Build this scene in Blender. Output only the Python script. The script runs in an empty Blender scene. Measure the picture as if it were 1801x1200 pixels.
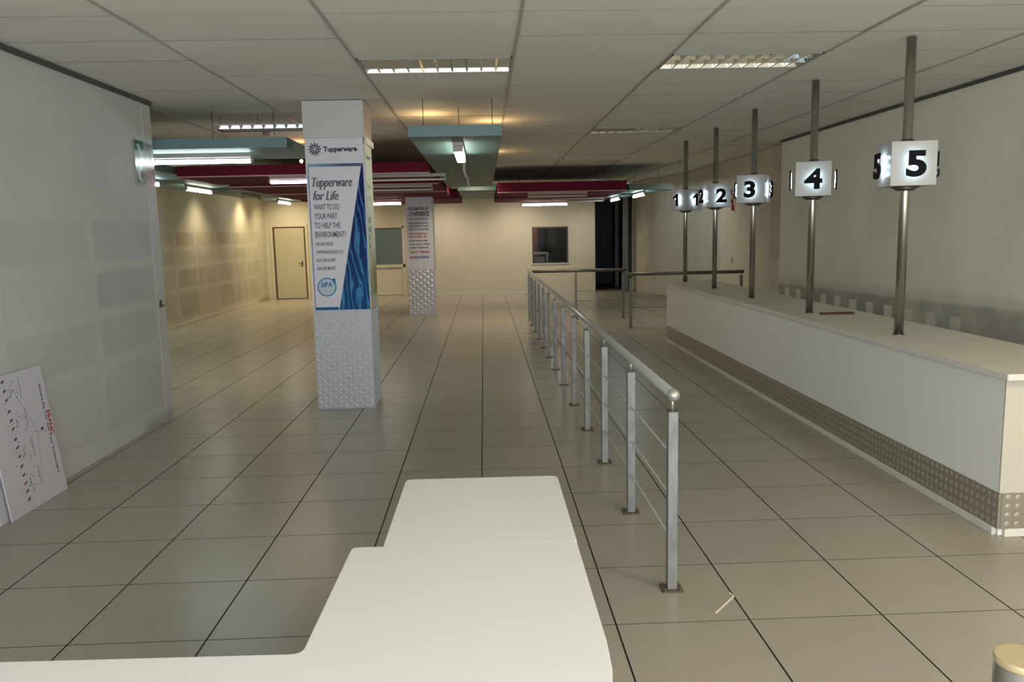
import bpy, bmesh, math, random
from mathutils import Matrix, Vector
random.seed(7)
S = bpy.context.scene
COL = S.collection
PI = math.pi

# ------------------------------------------------------------------ camera
def set_camera():
    f, pitch, yaw, roll, cx, cz = 1397.6, 0.13663, 0.03275, -0.0215, 0.05584, 1.73985
    fw = Vector((math.sin(yaw)*math.cos(pitch), math.cos(yaw)*math.cos(pitch), -math.sin(pitch)))
    rt = Vector((math.cos(yaw), -math.sin(yaw), 0))
    up = rt.cross(fw)
    r2 = rt*math.cos(roll)+up*math.sin(roll)
    u2 = -rt*math.sin(roll)+up*math.cos(roll)
    M = Matrix(((r2.x, u2.x, -fw.x, cx), (r2.y, u2.y, -fw.y, 0), (r2.z, u2.z, -fw.z, cz), (0, 0, 0, 1)))
    c = bpy.data.cameras.new('camera')
    c.sensor_width = 36; c.lens = f/1801*36; c.clip_start = 0.02; c.clip_end = 100
    o = bpy.data.objects.new('camera', c); COL.objects.link(o)
    o.matrix_world = M
    S.camera = o
    return M, f
CAM, FPX = set_camera()
CAMI = CAM.inverted()
def px(p):
    q = CAMI @ Vector(p)
    if q.z > -0.05: return None
    return 900.5-FPX*q.x/q.z, 600+FPX*q.y/q.z

# ------------------------------------------------------------------ light and exposure
W = bpy.data.worlds.new('world'); S.world = W; W.use_nodes = True
W.node_tree.nodes['Background'].inputs[0].default_value = (0.8, 0.86, 0.95, 1)
W.node_tree.nodes['Background'].inputs[1].default_value = 0.25
S.view_settings.view_transform = 'Standard'
S.view_settings.look = 'None'
S.view_settings.gamma = 1
S.view_settings.use_curve_mapping = False
S.view_settings.exposure = 0.05

def lamp(name, kind, loc, power, color, rot=(0, 0, 0), size=1, size_y=None, spot=None, parent=None):
    l = bpy.data.lights.new(name, kind); l.energy = power; l.color = color
    if kind == 'AREA':
        l.size = size
        if size_y: l.shape = 'RECTANGLE'; l.size_y = size_y
    else:
        l.shadow_soft_size = size
    if spot: l.spot_size = spot; l.spot_blend = 0.9
    o = bpy.data.objects.new(name, l); COL.objects.link(o)
    o.location = loc; o.rotation_euler = rot
    return o
# daylight through the open shopfront behind the camera
lamp('shopfront_daylight', 'AREA', (0.8, -2.3, 1.45), 300, (0.93, 0.975, 1.0), (math.radians(100), 0, 0), 7.2, 2.5)
# added unseen warm fill over the near right end of the counter, outside the frame
lamp('near_right_warm_fill', 'AREA', (3.2, 1.5, 2.98), 58, (1.0, 0.78, 0.45), (0, 0, 0), 1.1, 0.5)
lamp('rear_fill', 'AREA', (1.0, -1.0, 2.98), 50, (1.0, 0.95, 0.85), (0, 0, 0), 2.4, 0.6)  # unseen fill added behind the camera to even out the walls

# ------------------------------------------------------------------ materials
def mat(name, col, rough=0.6, metal=0.0, noise=0.0, nscale=3.0, bump=0.0, bscale=80, spec=0.5, emit=None, estr=0,
        coat=0, alpha=None, stretch=None):
    m = bpy.data.materials.new(name); m.use_nodes = True
    nt = m.node_tree; b = nt.nodes['Principled BSDF']
    b.inputs['Base Color'].default_value = (*col, 1)
    b.inputs['Roughness'].default_value = rough
    b.inputs['Metallic'].default_value = metal
    b.inputs['Specular IOR Level'].default_value = spec
    b.inputs['Coat Weight'].default_value = coat
    if emit: b.inputs['Emission Color'].default_value = (*emit, 1); b.inputs['Emission Strength'].default_value = estr
    if noise:
        g = nt.nodes.new('ShaderNodeNewGeometry'); n = nt.nodes.new('ShaderNodeTexNoise')
        mp = nt.nodes.new('ShaderNodeMapping')
        if stretch: mp.inputs['Scale'].default_value = stretch
        nt.links.new(g.outputs['Position'], mp.inputs[0]); nt.links.new(mp.outputs[0], n.inputs['Vector'])
        n.inputs['Scale'].default_value = nscale; n.inputs['Detail'].default_value = 5
        r = nt.nodes.new('ShaderNodeMapRange'); r.inputs[1].default_value = 0.25; r.inputs[2].default_value = 0.75
        r.inputs[3].default_value = 1-noise; r.inputs[4].default_value = 1+noise
        nt.links.new(n.outputs['Fac'], r.inputs[0])
        v = nt.nodes.new('ShaderNodeVectorMath'); v.operation = 'SCALE'; v.inputs[0].default_value = col
        nt.links.new(r.outputs[0], v.inputs['Scale']); nt.links.new(v.outputs[0], b.inputs['Base Color'])
    if bump:
        n = nt.nodes.new('ShaderNodeTexNoise'); n.inputs['Scale'].default_value = bscale
        bu = nt.nodes.new('ShaderNodeBump'); bu.inputs['Strength'].default_value = bump; bu.inputs['Distance'].default_value = 0.002
        g = nt.nodes.new('ShaderNodeNewGeometry'); nt.links.new(g.outputs['Position'], n.inputs['Vector'])
        nt.links.new(n.outputs['Fac'], bu.inputs['Height']); nt.links.new(bu.outputs[0], b.inputs['Normal'])
    return m

# a node group: soft-edged rectangle mask on two wall coordinates
def rect_group():
    g = bpy.data.node_groups.new('rect_mask', 'ShaderNodeTree')
    for n in ('u', 'v', 'cu', 'cv', 'hu', 'hv', 'soft', 'amount'):
        g.interface.new_socket(n, in_out='INPUT', socket_type='NodeSocketFloat')
    g.interface.new_socket('mask', in_out='OUTPUT', socket_type='NodeSocketFloat')
    i = g.nodes.new('NodeGroupInput'); o = g.nodes.new('NodeGroupOutput')
    def mth(op, a, b=None):
        n = g.nodes.new('ShaderNodeMath'); n.operation = op
        g.links.new(a, n.inputs[0])
        if b is not None: g.links.new(b, n.inputs[1])
        return n.outputs[0]
    du = mth('SUBTRACT', mth('ABSOLUTE', mth('SUBTRACT', i.outputs['u'], i.outputs['cu'])), i.outputs['hu'])
    dv = mth('SUBTRACT', mth('ABSOLUTE', mth('SUBTRACT', i.outputs['v'], i.outputs['cv'])), i.outputs['hv'])
    d = mth('MULTIPLY', mth('DIVIDE', mth('MAXIMUM', du, dv), i.outputs['soft']), i.outputs['soft'])
    r = g.nodes.new('ShaderNodeMapRange'); r.interpolation_type = 'SMOOTHSTEP'
    neg = g.nodes.new('ShaderNodeMath'); neg.operation = 'MULTIPLY'; neg.inputs[1].default_value = -1
    g.links.new(i.outputs['soft'], neg.inputs[0])
    g.links.new(d, r.inputs[0]); g.links.new(neg.outputs[0], r.inputs[1]); g.links.new(i.outputs['soft'], r.inputs[2])
    r.inputs[3].default_value = 1; r.inputs[4].default_value = 0
    g.links.new(mth('MULTIPLY', r.outputs[0], i.outputs['amount']), o.inputs[0])
    return g
RG = rect_group()

def wall_mat(name, col, patches=(), stain_shade=(0.5, 0.5, 0.5), mottling=0.05, shear=0.0, rough=0.75, wob=0.03):
    """plaster with dirt ghosts and painted shade: patches = (cu, cv, hu, hv, soft, amount), u = world Y, v = world Z; negative amount wipes"""
    m = mat(name, col, rough, noise=mottling, nscale=1.7, bump=0.15, bscale=60)
    nt = m.node_tree; b = nt.nodes['Principled BSDF']
    base = b.inputs['Base Color'].links[0].from_socket
    g = nt.nodes.new('ShaderNodeNewGeometry')
    nz = nt.nodes.new('ShaderNodeTexNoise'); nz.inputs['Scale'].default_value = 4; nz.inputs['Detail'].default_value = 4
    nt.links.new(g.outputs['Position'], nz.inputs['Vector'])
    sb = nt.nodes.new('ShaderNodeVectorMath'); sb.operation = 'SUBTRACT'; sb.inputs[1].default_value = (.5, .5, .5)
    nt.links.new(nz.outputs['Color'], sb.inputs[0])
    sc = nt.nodes.new('ShaderNodeVectorMath'); sc.operation = 'SCALE'; sc.inputs['Scale'].default_value = wob
    nt.links.new(sb.outputs[0], sc.inputs[0])
    ad = nt.nodes.new('ShaderNodeVectorMath'); ad.operation = 'ADD'
    nt.links.new(g.outputs['Position'], ad.inputs[0]); nt.links.new(sc.outputs[0], ad.inputs[1])
    sp = nt.nodes.new('ShaderNodeSeparateXYZ'); nt.links.new(ad.outputs[0], sp.inputs[0])
    u, v = sp.outputs['Y'], sp.outputs['Z']
    if shear:
        a = nt.nodes.new('ShaderNodeMath'); a.operation = 'MULTIPLY_ADD'; a.inputs[1].default_value = shear
        nt.links.new(u, a.inputs[0]); nt.links.new(v, a.inputs[2]); v = a.outputs[0]
    acc = None
    for (cu, cv, hu, hv, soft, am) in patches:
        n = nt.nodes.new('ShaderNodeGroup'); n.node_tree = RG
        nt.links.new(u, n.inputs['u']); nt.links.new(v, n.inputs['v'])
        for k, val in (('cu', cu), ('cv', cv+shear*cu if shear and False else cv), ('hu', hu), ('hv', hv), ('soft', soft), ('amount', am)):
            n.inputs[k].default_value = val
        if acc is None: acc = n.outputs[0]
        else:
            a = nt.nodes.new('ShaderNodeMath'); a.operation = 'ADD'; nt.links.new(acc, a.inputs[0]); nt.links.new(n.outputs[0], a.inputs[1]); acc = a.outputs[0]
    if acc is not None:
        # uneven strength inside the dirt ghosts and painted shade
        n2 = nt.nodes.new('ShaderNodeTexNoise'); n2.inputs['Scale'].default_value = 2.2; n2.inputs['Detail'].default_value = 6
        nt.links.new(g.outputs['Position'], n2.inputs['Vector'])
        r2 = nt.nodes.new('ShaderNodeMapRange'); r2.inputs[1].default_value = .3; r2.inputs[2].default_value = .7
        r2.inputs[3].default_value = .55; r2.inputs[4].default_value = 1.3
        nt.links.new(n2.outputs['Fac'], r2.inputs[0])
        mu = nt.nodes.new('ShaderNodeMath'); mu.operation = 'MULTIPLY'; mu.use_clamp = True
        nt.links.new(acc, mu.inputs[0]); nt.links.new(r2.outputs[0], mu.inputs[1])
        mx = nt.nodes.new('ShaderNodeMix'); mx.data_type = 'RGBA'; mx.blend_type = 'MULTIPLY'
        nt.links.new(mu.outputs[0], mx.inputs['Factor'])
        nt.links.new(base, mx.inputs['A']); mx.inputs['B'].default_value = (*stain_shade, 1)
        nt.links.new(mx.outputs['Result'], b.inputs['Base Color'])
    return m

def board_ghosts(y_edges, z_edges, gap=.045, soft=.022, amt=lambda i, j: .3):
    out = []
    for i in range(len(y_edges)-1):
        for j in range(len(z_edges)-1):
            a = amt(i, j)
            if a == 0: continue
            y0, y1, z0, z1 = y_edges[i], y_edges[i+1], z_edges[j], z_edges[j+1]
            out.append(((y0+y1)/2, (z0+z1)/2, (y1-y0)/2-gap, (z1-z0)/2-gap, soft, a))
    return out
R1 = random.Random(3)
M = {}
near_amt = [[.16, .12, .22, .2, .02], [.18, .40, .42, .62, .35]]
M['wall_near_left'] = wall_mat('wall_near_left', (.545, .552, .555),
    board_ghosts([5.22, 6.50, 7.68], [.12, .73, 1.14, 1.53, 1.94], amt=lambda i, j: [[.15, .3, .12, .2], [.3, .42, .55, .4]][i][j]) +
    board_ghosts([2.7, 3.95, 5.22], [.12, .73, 1.14, 1.53, 1.94], amt=lambda i, j: .15) +
    [(7.55, .0, .35, .07, .05, 1.0)], stain_shade=(.72, .73, .75), mottling=.05)
R2 = random.Random(5)
M['wall_far_left'] = wall_mat('wall_far_left', (.60, .56, .44),
    board_ghosts([13.6, 14.75, 15.93, 17.06, 18.3, 19.5, 20.6, 21.8], [.12, .71, 1.18, 1.54, 1.92], gap=.05, soft=.035,
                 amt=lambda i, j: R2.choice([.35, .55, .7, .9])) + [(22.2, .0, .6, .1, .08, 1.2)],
    stain_shade=(.72, .70, .66), mottling=.05)
M['wall_back'] = mat('wall_back', (.60, .56, .46), .75, noise=.04, nscale=1.2, bump=.1)
sq = [(7.58+.435*k, .70+.02*(7.58+.435*k), .09, .115, .012, -(.55 if k < 3 else .95)) for k in range(13)]
M['wall_right'] = wall_mat('wall_right', (.76, .76, .68),
    [(8.5, .70, 6.0, .50, .05, .30), (8.5, .60, 6.0, .50, .03, .60)] + sq,
    stain_shade=(.50, .50, .50), mottling=.06, shear=0.02, wob=.05)
# the shear above lowers the dirt band slightly with distance; its centre is measured at Y = 0
M['wall_right_far'] = wall_mat('wall_right_far', (.60, .57, .49),
    [(12.86, 1.50, .38, .30, .02, .5), (12.86, 2.15, .38, .30, .02, .42), (12.86, 2.72, .38, .22, .02, .3),
     (16.6, 1.75, .55, .3, .03, .3), (16.6, 1.1, .55, .28, .03, .3), (15.2, 1.75, .5, .3, .03, .2), (21.6, 1.3, .8, 1.5, .5, .9), (17, .0, 6, .05, .03, 1.5)],  # the tall soft patch at the far end is shade painted into the colour
    stain_shade=(.66, .65, .63), mottling=.06)
M['ceiling_panel'] = mat('ceiling_panel', (.74, .73, .68), .8, noise=.05, nscale=.9)
M['tee'] = mat('tee', (.40, .39, .36), .5)
M['tee_dark'] = mat('tee_dark', (.22, .21, .19), .6)
M['void'] = mat('void', (.05, .05, .05), .9)
M['trim_dark'] = mat('trim_dark', (.07, .07, .07), .6)
M['white_paint'] = mat('white_paint', (.62, .61, .57), .5)
M['grout'] = mat('grout', (.045, .038, .03), .8)
# floor tile: beige grey porcelain with faint clouds and per-tile tone
m = mat('floor_tile', (.32, .30, .255), .27, noise=.025, nscale=5, spec=.5)
nt = m.node_tree; b = nt.nodes['Principled BSDF']; base = b.inputs['Base Color'].links[0].from_socket
oi = nt.nodes.new('ShaderNodeObjectInfo'); gg = nt.nodes.new('ShaderNodeNewGeometry')
a = nt.nodes.new('ShaderNodeMath'); a.operation = 'ADD'; nt.links.new(oi.outputs['Random'], a.inputs[0]); nt.links.new(gg.outputs['Random Per Island'], a.inputs[1])
fr = nt.nodes.new('ShaderNodeMath'); fr.operation = 'FRACT'; nt.links.new(a.outputs[0], fr.inputs[0])
mr = nt.nodes.new('ShaderNodeMapRange'); mr.inputs[3].default_value = .96; mr.inputs[4].default_value = 1.03; nt.links.new(fr.outputs[0], mr.inputs[0])
vs = nt.nodes.new('ShaderNodeVectorMath'); vs.operation = 'SCALE'; nt.links.new(base, vs.inputs[0]); nt.links.new(mr.outputs[0], vs.inputs['Scale'])
nt.links.new(vs.outputs[0], b.inputs['Base Color'])
n3 = nt.nodes.new('ShaderNodeTexNoise'); n3.inputs['Scale'].default_value = .6; nt.links.new(gg.outputs['Position'], n3.inputs['Vector'])
m3 = nt.nodes.new('ShaderNodeMapRange'); m3.inputs[3].default_value = .25; m3.inputs[4].default_value = .31; 
M['floor_tile'] = m
M['table_white'] = mat('table_white', (.69, .69, .69), .45, noise=.012, nscale=8, stretch=(.3, 12, 1))
M['table_edge'] = mat('table_edge', (.82, .80, .70), .45)
M['counter_white'] = mat('counter_white', (.78, .79, .78), .42, noise=.015, nscale=2)
M['counter_top'] = mat('counter_top', (.62, .60, .52), .38, noise=.03, nscale=4)
M['counter_warm_lit'] = mat('counter_warm_lit', (.52, .485, .415), .5)  # cream tint: warm light on the end panel is put into the colour
M['skirting'] = mat('skirting', (.66, .65, .60), .5)
M['checker'] = mat('checker', (.36, .335, .29), .42, metal=.6)
M['checker_bump'] = mat('checker_bump', (.50, .47, .41), .3, metal=.6)
M['alu_plate'] = mat('alu_plate', (.42, .425, .48), .5, metal=.35)
M['alu_lozenge'] = mat('alu_lozenge', (.78, .79, .86), .35, metal=.35)
M['pillar_white'] = mat('pillar_white', (.50, .50, .515), .5)
M['print_white'] = mat('print_white', (.60, .60, .68), .4)
M['print_side'] = mat('print_side', (.52, .52, .42), .5)
M['ink'] = mat('ink', (.025, .025, .035), .85, spec=.1)
M['ink_grey'] = mat('ink_grey', (.13, .13, .16), .85, spec=.1)
M['ink_green'] = mat('ink_green', (.17, .22, .10), .85, spec=.1)
M['ink_pale'] = mat('ink_pale', (.30, .36, .26), .85, spec=.1)
M['ink_orange'] = mat('ink_orange', (.40, .22, .08), .85, spec=.1)
M['ink_red'] = mat('ink_red', (.42, .05, .05), .85, spec=.1)
M['ink_olive'] = mat('ink_olive', (.30, .32, .12), .85, spec=.1)
M['ink_magenta'] = mat('ink_magenta', (.35, .06, .12), .85, spec=.1)
M['ink_blue'] = mat('ink_blue', (.03, .12, .28), .85, spec=.1)
M['ink_teal'] = mat('ink_teal', (.03, .20, .38), .85, spec=.1)
M['ink_palegold'] = mat('ink_palegold', (.50, .52, .36), .85, spec=.1)
M['ink_paleblue'] = mat('ink_paleblue', (.46, .58, .70), .85, spec=.1)
M['galv'] = mat('galv', (.225, .235, .245), .5, metal=.3, noise=.28, nscale=22, stretch=(1, 1, .35))
M['galv_rust'] = mat('galv_rust', (.13, .10, .07), .7, metal=.3, noise=.3, nscale=30)
M['rail_metal'] = mat('rail_metal', (.42, .43, .42), .32, metal=.6, noise=.06, nscale=10)
M['rail_dark'] = mat('rail_dark', (.15, .14, .125), .4, metal=.6, noise=.08, nscale=10)
M['steel'] = mat('steel', (.42, .41, .38), .24, metal=1.0)
M['steel_dark'] = mat('steel_dark', (.10, .09, .08), .4, metal=.6)
M['cap_warm_lit'] = mat('cap_warm_lit', (.50, .41, .25), .4, metal=.3)  # tan of the post cap is warm light put into its colour
M['acrylic'] = mat('acrylic', (.43, .435, .42), .35)
M['digit_black'] = mat('digit_black', (.006, .006, .010), .6, spec=.1)
M['halo'] = mat('halo', (1, 1, 1), .5, emit=(.62, .82, 1.0), estr=17)
M['teal'] = mat('teal', (.11, .175, .165), .55, noise=.04, nscale=2)
M['teal_face'] = mat('teal_face', (.14, .225, .25), .55, noise=.04, nscale=2)
M['magenta'] = mat('magenta', (.135, .011, .032), .8, noise=.05, nscale=2, spec=.15)
M['slab_edge'] = mat('slab_edge', (.55, .38, .33), .5)
M['rod'] = mat('rod', (.10, .09, .08), .5, metal=.5)
M['batten'] = mat('batten', (.40, .36, .34), .5)
M['holder'] = mat('holder', (.35, .33, .30), .5)
M['tube_cool'] = mat('tube_cool', (1, 1, 1), .4, emit=(.80, .97, 1.0), estr=22)
M['tube_neutral'] = mat('tube_neutral', (1, 1, 1), .4, emit=(1, .95, .82), estr=20)
M['tube_pink'] = mat('tube_pink', (1, 1, 1), .4, emit=(.95, .88, 1.0), estr=12)
M['tube_wide'] = mat('tube_wide', (1, 1, 1), .4, emit=(.93, 1, .90), estr=22)
M['tube_off'] = mat('tube_off', (.75, .74, .70), .3)
M['mirror_alu'] = mat('mirror_alu', (.82, .81, .77), .18, metal=1.0)
M['louvre'] = mat('louvre', (.80, .78, .68), .25, metal=.85)
M['tray'] = mat('tray', (.30, .29, .26), .5)
M['warm_bulb'] = mat('warm_bulb', (1, .7, .3), .4, emit=(1, .55, .2), estr=14)
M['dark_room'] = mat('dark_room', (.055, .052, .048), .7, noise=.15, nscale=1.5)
M['dark_red'] = mat('dark_red', (.16, .03, .02), .6)
M['black_door'] = mat('black_door', (.008, .009, .010), .5)
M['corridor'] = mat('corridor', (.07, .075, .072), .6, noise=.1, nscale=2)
M['column_grey'] = mat('column_grey', (.14, .15, .15), .5)
M['door_cream'] = mat('door_cream', (.50, .46, .34), .5, noise=.03, nscale=2)
M['door_shade'] = mat('door_shade', (.10, .08, .05), .8)  # dark sheet that paints the shade around the door leaf
M['frame_cream'] = mat('frame_cream', (.62, .56, .44), .5)
M['tinted_glass'] = mat('tinted_glass', (.10, .14, .15), .22, spec=.8)
M['glass_dark'] = mat('glass_dark', (.9, .95, .95), .03)
M['glass_dark'].node_tree.nodes['Principled BSDF'].inputs['Transmission Weight'].default_value = 1.0
M['glass_dark'].node_tree.nodes['Principled BSDF'].inputs['IOR'].default_value = 1.1
M['desk'] = mat('desk', (.45, .45, .43), .5)
M['wood_strip'] = mat('wood_strip', (.07, .018, .014), .4, noise=.2, nscale=20)
M['sign_green'] = mat('sign_green', (.015, .11, .075), .22, coat=.6)
M['sign_pale'] = mat('sign_pale', (.42, .44, .42), .22, coat=.6)
M['sign_brown'] = mat('sign_brown', (.30, .25, .22), .22, coat=.6)
M['sign_red'] = mat('sign_red', (.27, .06, .05), .22, coat=.6)
M['sign_white'] = mat('sign_white', (.55, .60, .57), .22, coat=.6)
M['board'] = mat('board', (.60, .595, .68), .35, noise=.02)
M['board_red'] = mat('board_red', (.22, .04, .08), .5)
M['board_black'] = mat('board_black', (.05, .04, .07), .5)
M['board_edge'] = mat('board_edge', (.50, .50, .54), .5)
M['strip_white'] = mat('strip_white', (.75, .71, .58), .5)
M['gold'] = mat('gold', (.55, .38, .14), .35, metal=.7)
# printed wave picture
def wave_mat():
    m = mat('wave_print', (.05, .15, .4), .6, spec=.15)
    nt = m.node_tree; b = nt.nodes['Principled BSDF']; g = nt.nodes.new('ShaderNodeNewGeometry')
    mp = nt.nodes.new('ShaderNodeMapping'); mp.inputs['Rotation'].default_value = (0, .35, 0); mp.inputs['Scale'].default_value = (2.6, 1, .7)
    w = nt.nodes.new('ShaderNodeTexWave'); w.wave_type = 'BANDS'; w.inputs['Scale'].default_value = 2.2; w.inputs['Distortion'].default_value = 11
    w.inputs['Detail'].default_value = 4; w.inputs['Detail Scale'].default_value = 1.5
    nt.links.new(g.outputs['Position'], mp.inputs[0]); nt.links.new(mp.outputs[0], w.inputs['Vector'])
    r = nt.nodes.new('ShaderNodeValToRGB'); r.color_ramp.elements[0].color = (.006, .014, .10, 1); r.color_ramp.elements[0].position = .3
    r.color_ramp.elements[1].color = (.05, .20, .42, 1); r.color_ramp.elements[1].position = 1
    e = r.color_ramp.elements.new(.78); e.color = (.010, .045, .20, 1)
    nt.links.new(w.outputs['Fac'], r.inputs[0])
    sp = nt.nodes.new('ShaderNodeSeparateXYZ'); nt.links.new(g.outputs['Position'], sp.inputs[0])
    mr = nt.nodes.new('ShaderNodeMapRange'); mr.inputs[1].default_value = 1.9; mr.inputs[2].default_value = 1.1; nt.links.new(sp.outputs['Z'], mr.inputs[0])
    mx = nt.nodes.new('ShaderNodeMix'); mx.data_type = 'RGBA'; mx.blend_type = 'ADD'
    mm = nt.nodes.new('ShaderNodeMath'); mm.operation = 'MULTIPLY'; mm.inputs[1].default_value = .6; nt.links.new(mr.outputs[0], mm.inputs[0])
    nt.links.new(mm.outputs[0], mx.inputs['Factor']); nt.links.new(r.outputs[0], mx.inputs['A']); mx.inputs['B'].default_value = (.004, .07, .12, 1)
    nt.links.new(mx.outputs['Result'], b.inputs['Base Color'])
    return m
M['wave'] = wave_mat()
def bar_mat():
    m = mat('header_bar_print', (.05, .15, .4), .35); nt = m.node_tree; b = nt.nodes['Principled BSDF']
    g = nt.nodes.new('ShaderNodeNewGeometry'); sp = nt.nodes.new('ShaderNodeSeparateXYZ'); nt.links.new(g.outputs['Position'], sp.inputs[0])
    mr = nt.nodes.new('ShaderNodeMapRange'); mr.inputs[1].default_value = -1.62; mr.inputs[2].default_value = -1.3; nt.links.new(sp.outputs['X'], mr.inputs[0])
    r = nt.nodes.new('ShaderNodeValToRGB'); r.color_ramp.elements[0].color = (.16, .36, .50, 1); r.color_ramp.elements[1].color = (.02, .035, .13, 1)
    nt.links.new(mr.outputs[0], r.inputs[0]); nt.links.new(r.outputs[0], b.inputs['Base Color'])
    return m
M['bar'] = bar_mat()

# ------------------------------------------------------------------ mesh helpers
WMAT = {}
class MB:
    def __init__(s): s.v = []; s.f = []; s.mi = []; s.sm = []
    def add(s, vs, fs, mi=0, smooth=False):
        o = len(s.v); s.v += [Vector(p) for p in vs]
        for f in fs: s.f.append([i+o for i in f]); s.mi.append(mi); s.sm.append(smooth)
        return s
    def box(s, x0, x1, y0, y1, z0, z1, mi=0):
        v = [(x0, y0, z0), (x1, y0, z0), (x1, y1, z0), (x0, y1, z0), (x0, y0, z1), (x1, y0, z1), (x1, y1, z1), (x0, y1, z1)]
        return s.add(v, [(0, 3, 2, 1), (4, 5, 6, 7), (0, 1, 5, 4), (1, 2, 6, 5), (2, 3, 7, 6), (3, 0, 4, 7)], mi)
    def prism(s, poly, z0, z1, mi=0):
        n = len(poly)
        v = [(x, y, z0) for x, y in poly]+[(x, y, z1) for x, y in poly]
        f = [tuple(range(n-1, -1, -1)), tuple(range(n, 2*n))]+[(i, (i+1) % n, n+(i+1) % n, n+i) for i in range(n)]
        return s.add(v, f, mi)
    def quad(s, a, b, c, d, mi=0): return s.add([a, b, c, d], [(0, 1, 2, 3)], mi)
    def cyl(s, p0, p1, r, n=12, r1=None, mi=0, smooth=True):
        p0 = Vector(p0); p1 = Vector(p1); d = (p1-p0).normalized(); r1 = r if r1 is None else r1
        a = d.orthogonal().normalized(); b = d.cross(a)
        v = []
        for p, rr in ((p0, r), (p1, r1)):
            for i in range(n):
                t = 2*PI*i/n; v.append(p+a*(rr*math.cos(t))+b*(rr*math.sin(t)))
        s.add(v, [(i, (i+1) % n, n+(i+1) % n, n+i) for i in range(n)], mi, smooth)
        s.add(v[:n], [tuple(range(n-1, -1, -1))], mi); s.add(v[n:], [tuple(range(n))], mi)
        return s
    def sphere(s, c, r, n=12, m=8, sz=1, mi=0):
        v = []; f = []
        for j in range(m+1):
            t = PI*j/m
            for i in range(n):
                p = 2*PI*i/n; v.append((c[0]+r*math.sin(t)*math.cos(p), c[1]+r*math.sin(t)*math.sin(p), c[2]+r*sz*math.cos(t)))
        for j in range(m):
            for i in range(n): f.append((j*n+i, (j+1)*n+i, (j+1)*n+(i+1) % n, j*n+(i+1) % n))
        return s.add(v, f, mi, True)
    def xf(s, mtx):
        s.v = [mtx @ p for p in s.v]; return s
    def mesh(s, name, mats, bevel=0, segs=2):
        me = bpy.data.meshes.new(name)
        me.from_pydata([tuple(p) for p in s.v], [], s.f)
        for mm in (mats if isinstance(mats, (list, tuple)) else [mats]): me.materials.append(M[mm] if isinstance(mm, str) else mm)
        me.polygons.foreach_set('material_index', s.mi)
        me.polygons.foreach_set('use_smooth', s.sm)
        bm = bmesh.new(); bm.from_mesh(me)
        bmesh.ops.remove_doubles(bm, verts=bm.verts, dist=1e-5)
        if bevel:
            es = [e for e in bm.edges if len(e.link_faces) == 2 and e.calc_face_angle(0) > .6]
            bmesh.ops.bevel(bm, geom=es, offset=bevel, segments=segs, affect='EDGES', profile=.6)
        bmesh.ops.recalc_face_normals(bm, faces=bm.faces)
        bm.to_mesh(me); bm.free(); me.update()
        return me
    def build(s, name, mats, parent=None, bevel=0, segs=2, label=None, kind=None):
        """vertices are in world space; they are brought into the parent's space"""
        if parent is not None:
            inv = WMAT[parent.name].inverted(); s.v = [inv @ p for p in s.v]
        o = bpy.data.objects.new(name, s.mesh(name, mats, bevel, segs)); COL.objects.link(o)
        if parent is not None: o.parent = parent; WMAT[o.name] = WMAT[parent.name].copy()
        else: WMAT[o.name] = Matrix()
        if label: o['label'] = label
        if kind: o['kind'] = kind
        return o

def thing(name, label, cat, loc=(0, 0, 0), rz=0, group=None):
    o = bpy.data.objects.new(name, None); COL.objects.link(o); o.empty_display_size = .1
    o.location = loc; o.rotation_euler = (0, 0, rz)
    o['label'] = label; o['category'] = cat
    if group: o['group'] = group
    WMAT[o.name] = Matrix.Translation(loc) @ Matrix.Rotation(rz, 4, 'Z')
    return o
def tag(o, label, cat, group=None, kind=None):
    o['label'] = label; o['category'] = cat
    if group: o['group'] = group
    if kind: o['kind'] = kind
    return o
def children(o): return [c for c in bpy.data.objects if c.parent == o]
def dup(o, parent=None):
    c = o.copy(); COL.objects.link(c)
    if parent is not None: c.parent = parent
    for ch in children(o): dup(ch, c)
    return c
def place(o, loc, rz, label, group=None):
    o.location = loc; o.rotation_euler = (0, 0, rz); o['label'] = label
    if group: o['group'] = group
    return o

# text -> triangles, laid in the XZ plane facing -Y; origin at left baseline
_tc = {}
def text_mb(body, height, bold=0.0, shear=0.0, xs=1.0, width=None, depth=0.0006, align='LEFT', res=3):
    key = (body, bold, shear, res)
    if key not in _tc:
        cu = bpy.data.curves.new('t', 'FONT'); cu.body = body; cu.size = 1; cu.offset = bold; cu.shear = shear
        cu.resolution_u = res; cu.extrude = 0.05
        ob = bpy.data.objects.new('t', cu); COL.objects.link(ob)
        dg = bpy.context.evaluated_depsgraph_get(); dg.update()
        me = bpy.data.meshes.new_from_object(ob.evaluated_get(dg))
        vs = [v.co.copy() for v in me.vertices]; fs = [tuple(p.vertices) for p in me.polygons]
        bpy.data.objects.remove(ob); bpy.data.curves.remove(cu); bpy.data.meshes.remove(me)
        _tc[key] = (vs, fs)
    vs, fs = _tc[key]
    x0 = min(v.x for v in vs); x1 = max(v.x for v in vs)
    cap = 0.73  # capital height of the built-in face at size 1
    k = height/cap
    kx = k*xs if width is None else width/(x1-x0)
    w = (x1-x0)*kx
    off = {'LEFT': 0, 'CENTER': -w/2, 'RIGHT': -w}[align]
    mb = MB()
    mb.add([((v.x-x0)*kx+off, -v.z*20*depth/2*1.0, v.y*k) for v in vs], fs)
    return mb
def at(mb, x, y, z): return mb.xf(Matrix.Translation((x, y, z)))
def merge(*mbs):
    r = MB()
    for m_ in mbs:
        o = len(r.v); r.v += m_.v
        r.f += [[i+o for i in f] for f in m_.f]; r.mi += m_.mi; r.sm += m_.sm
    return r

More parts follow.
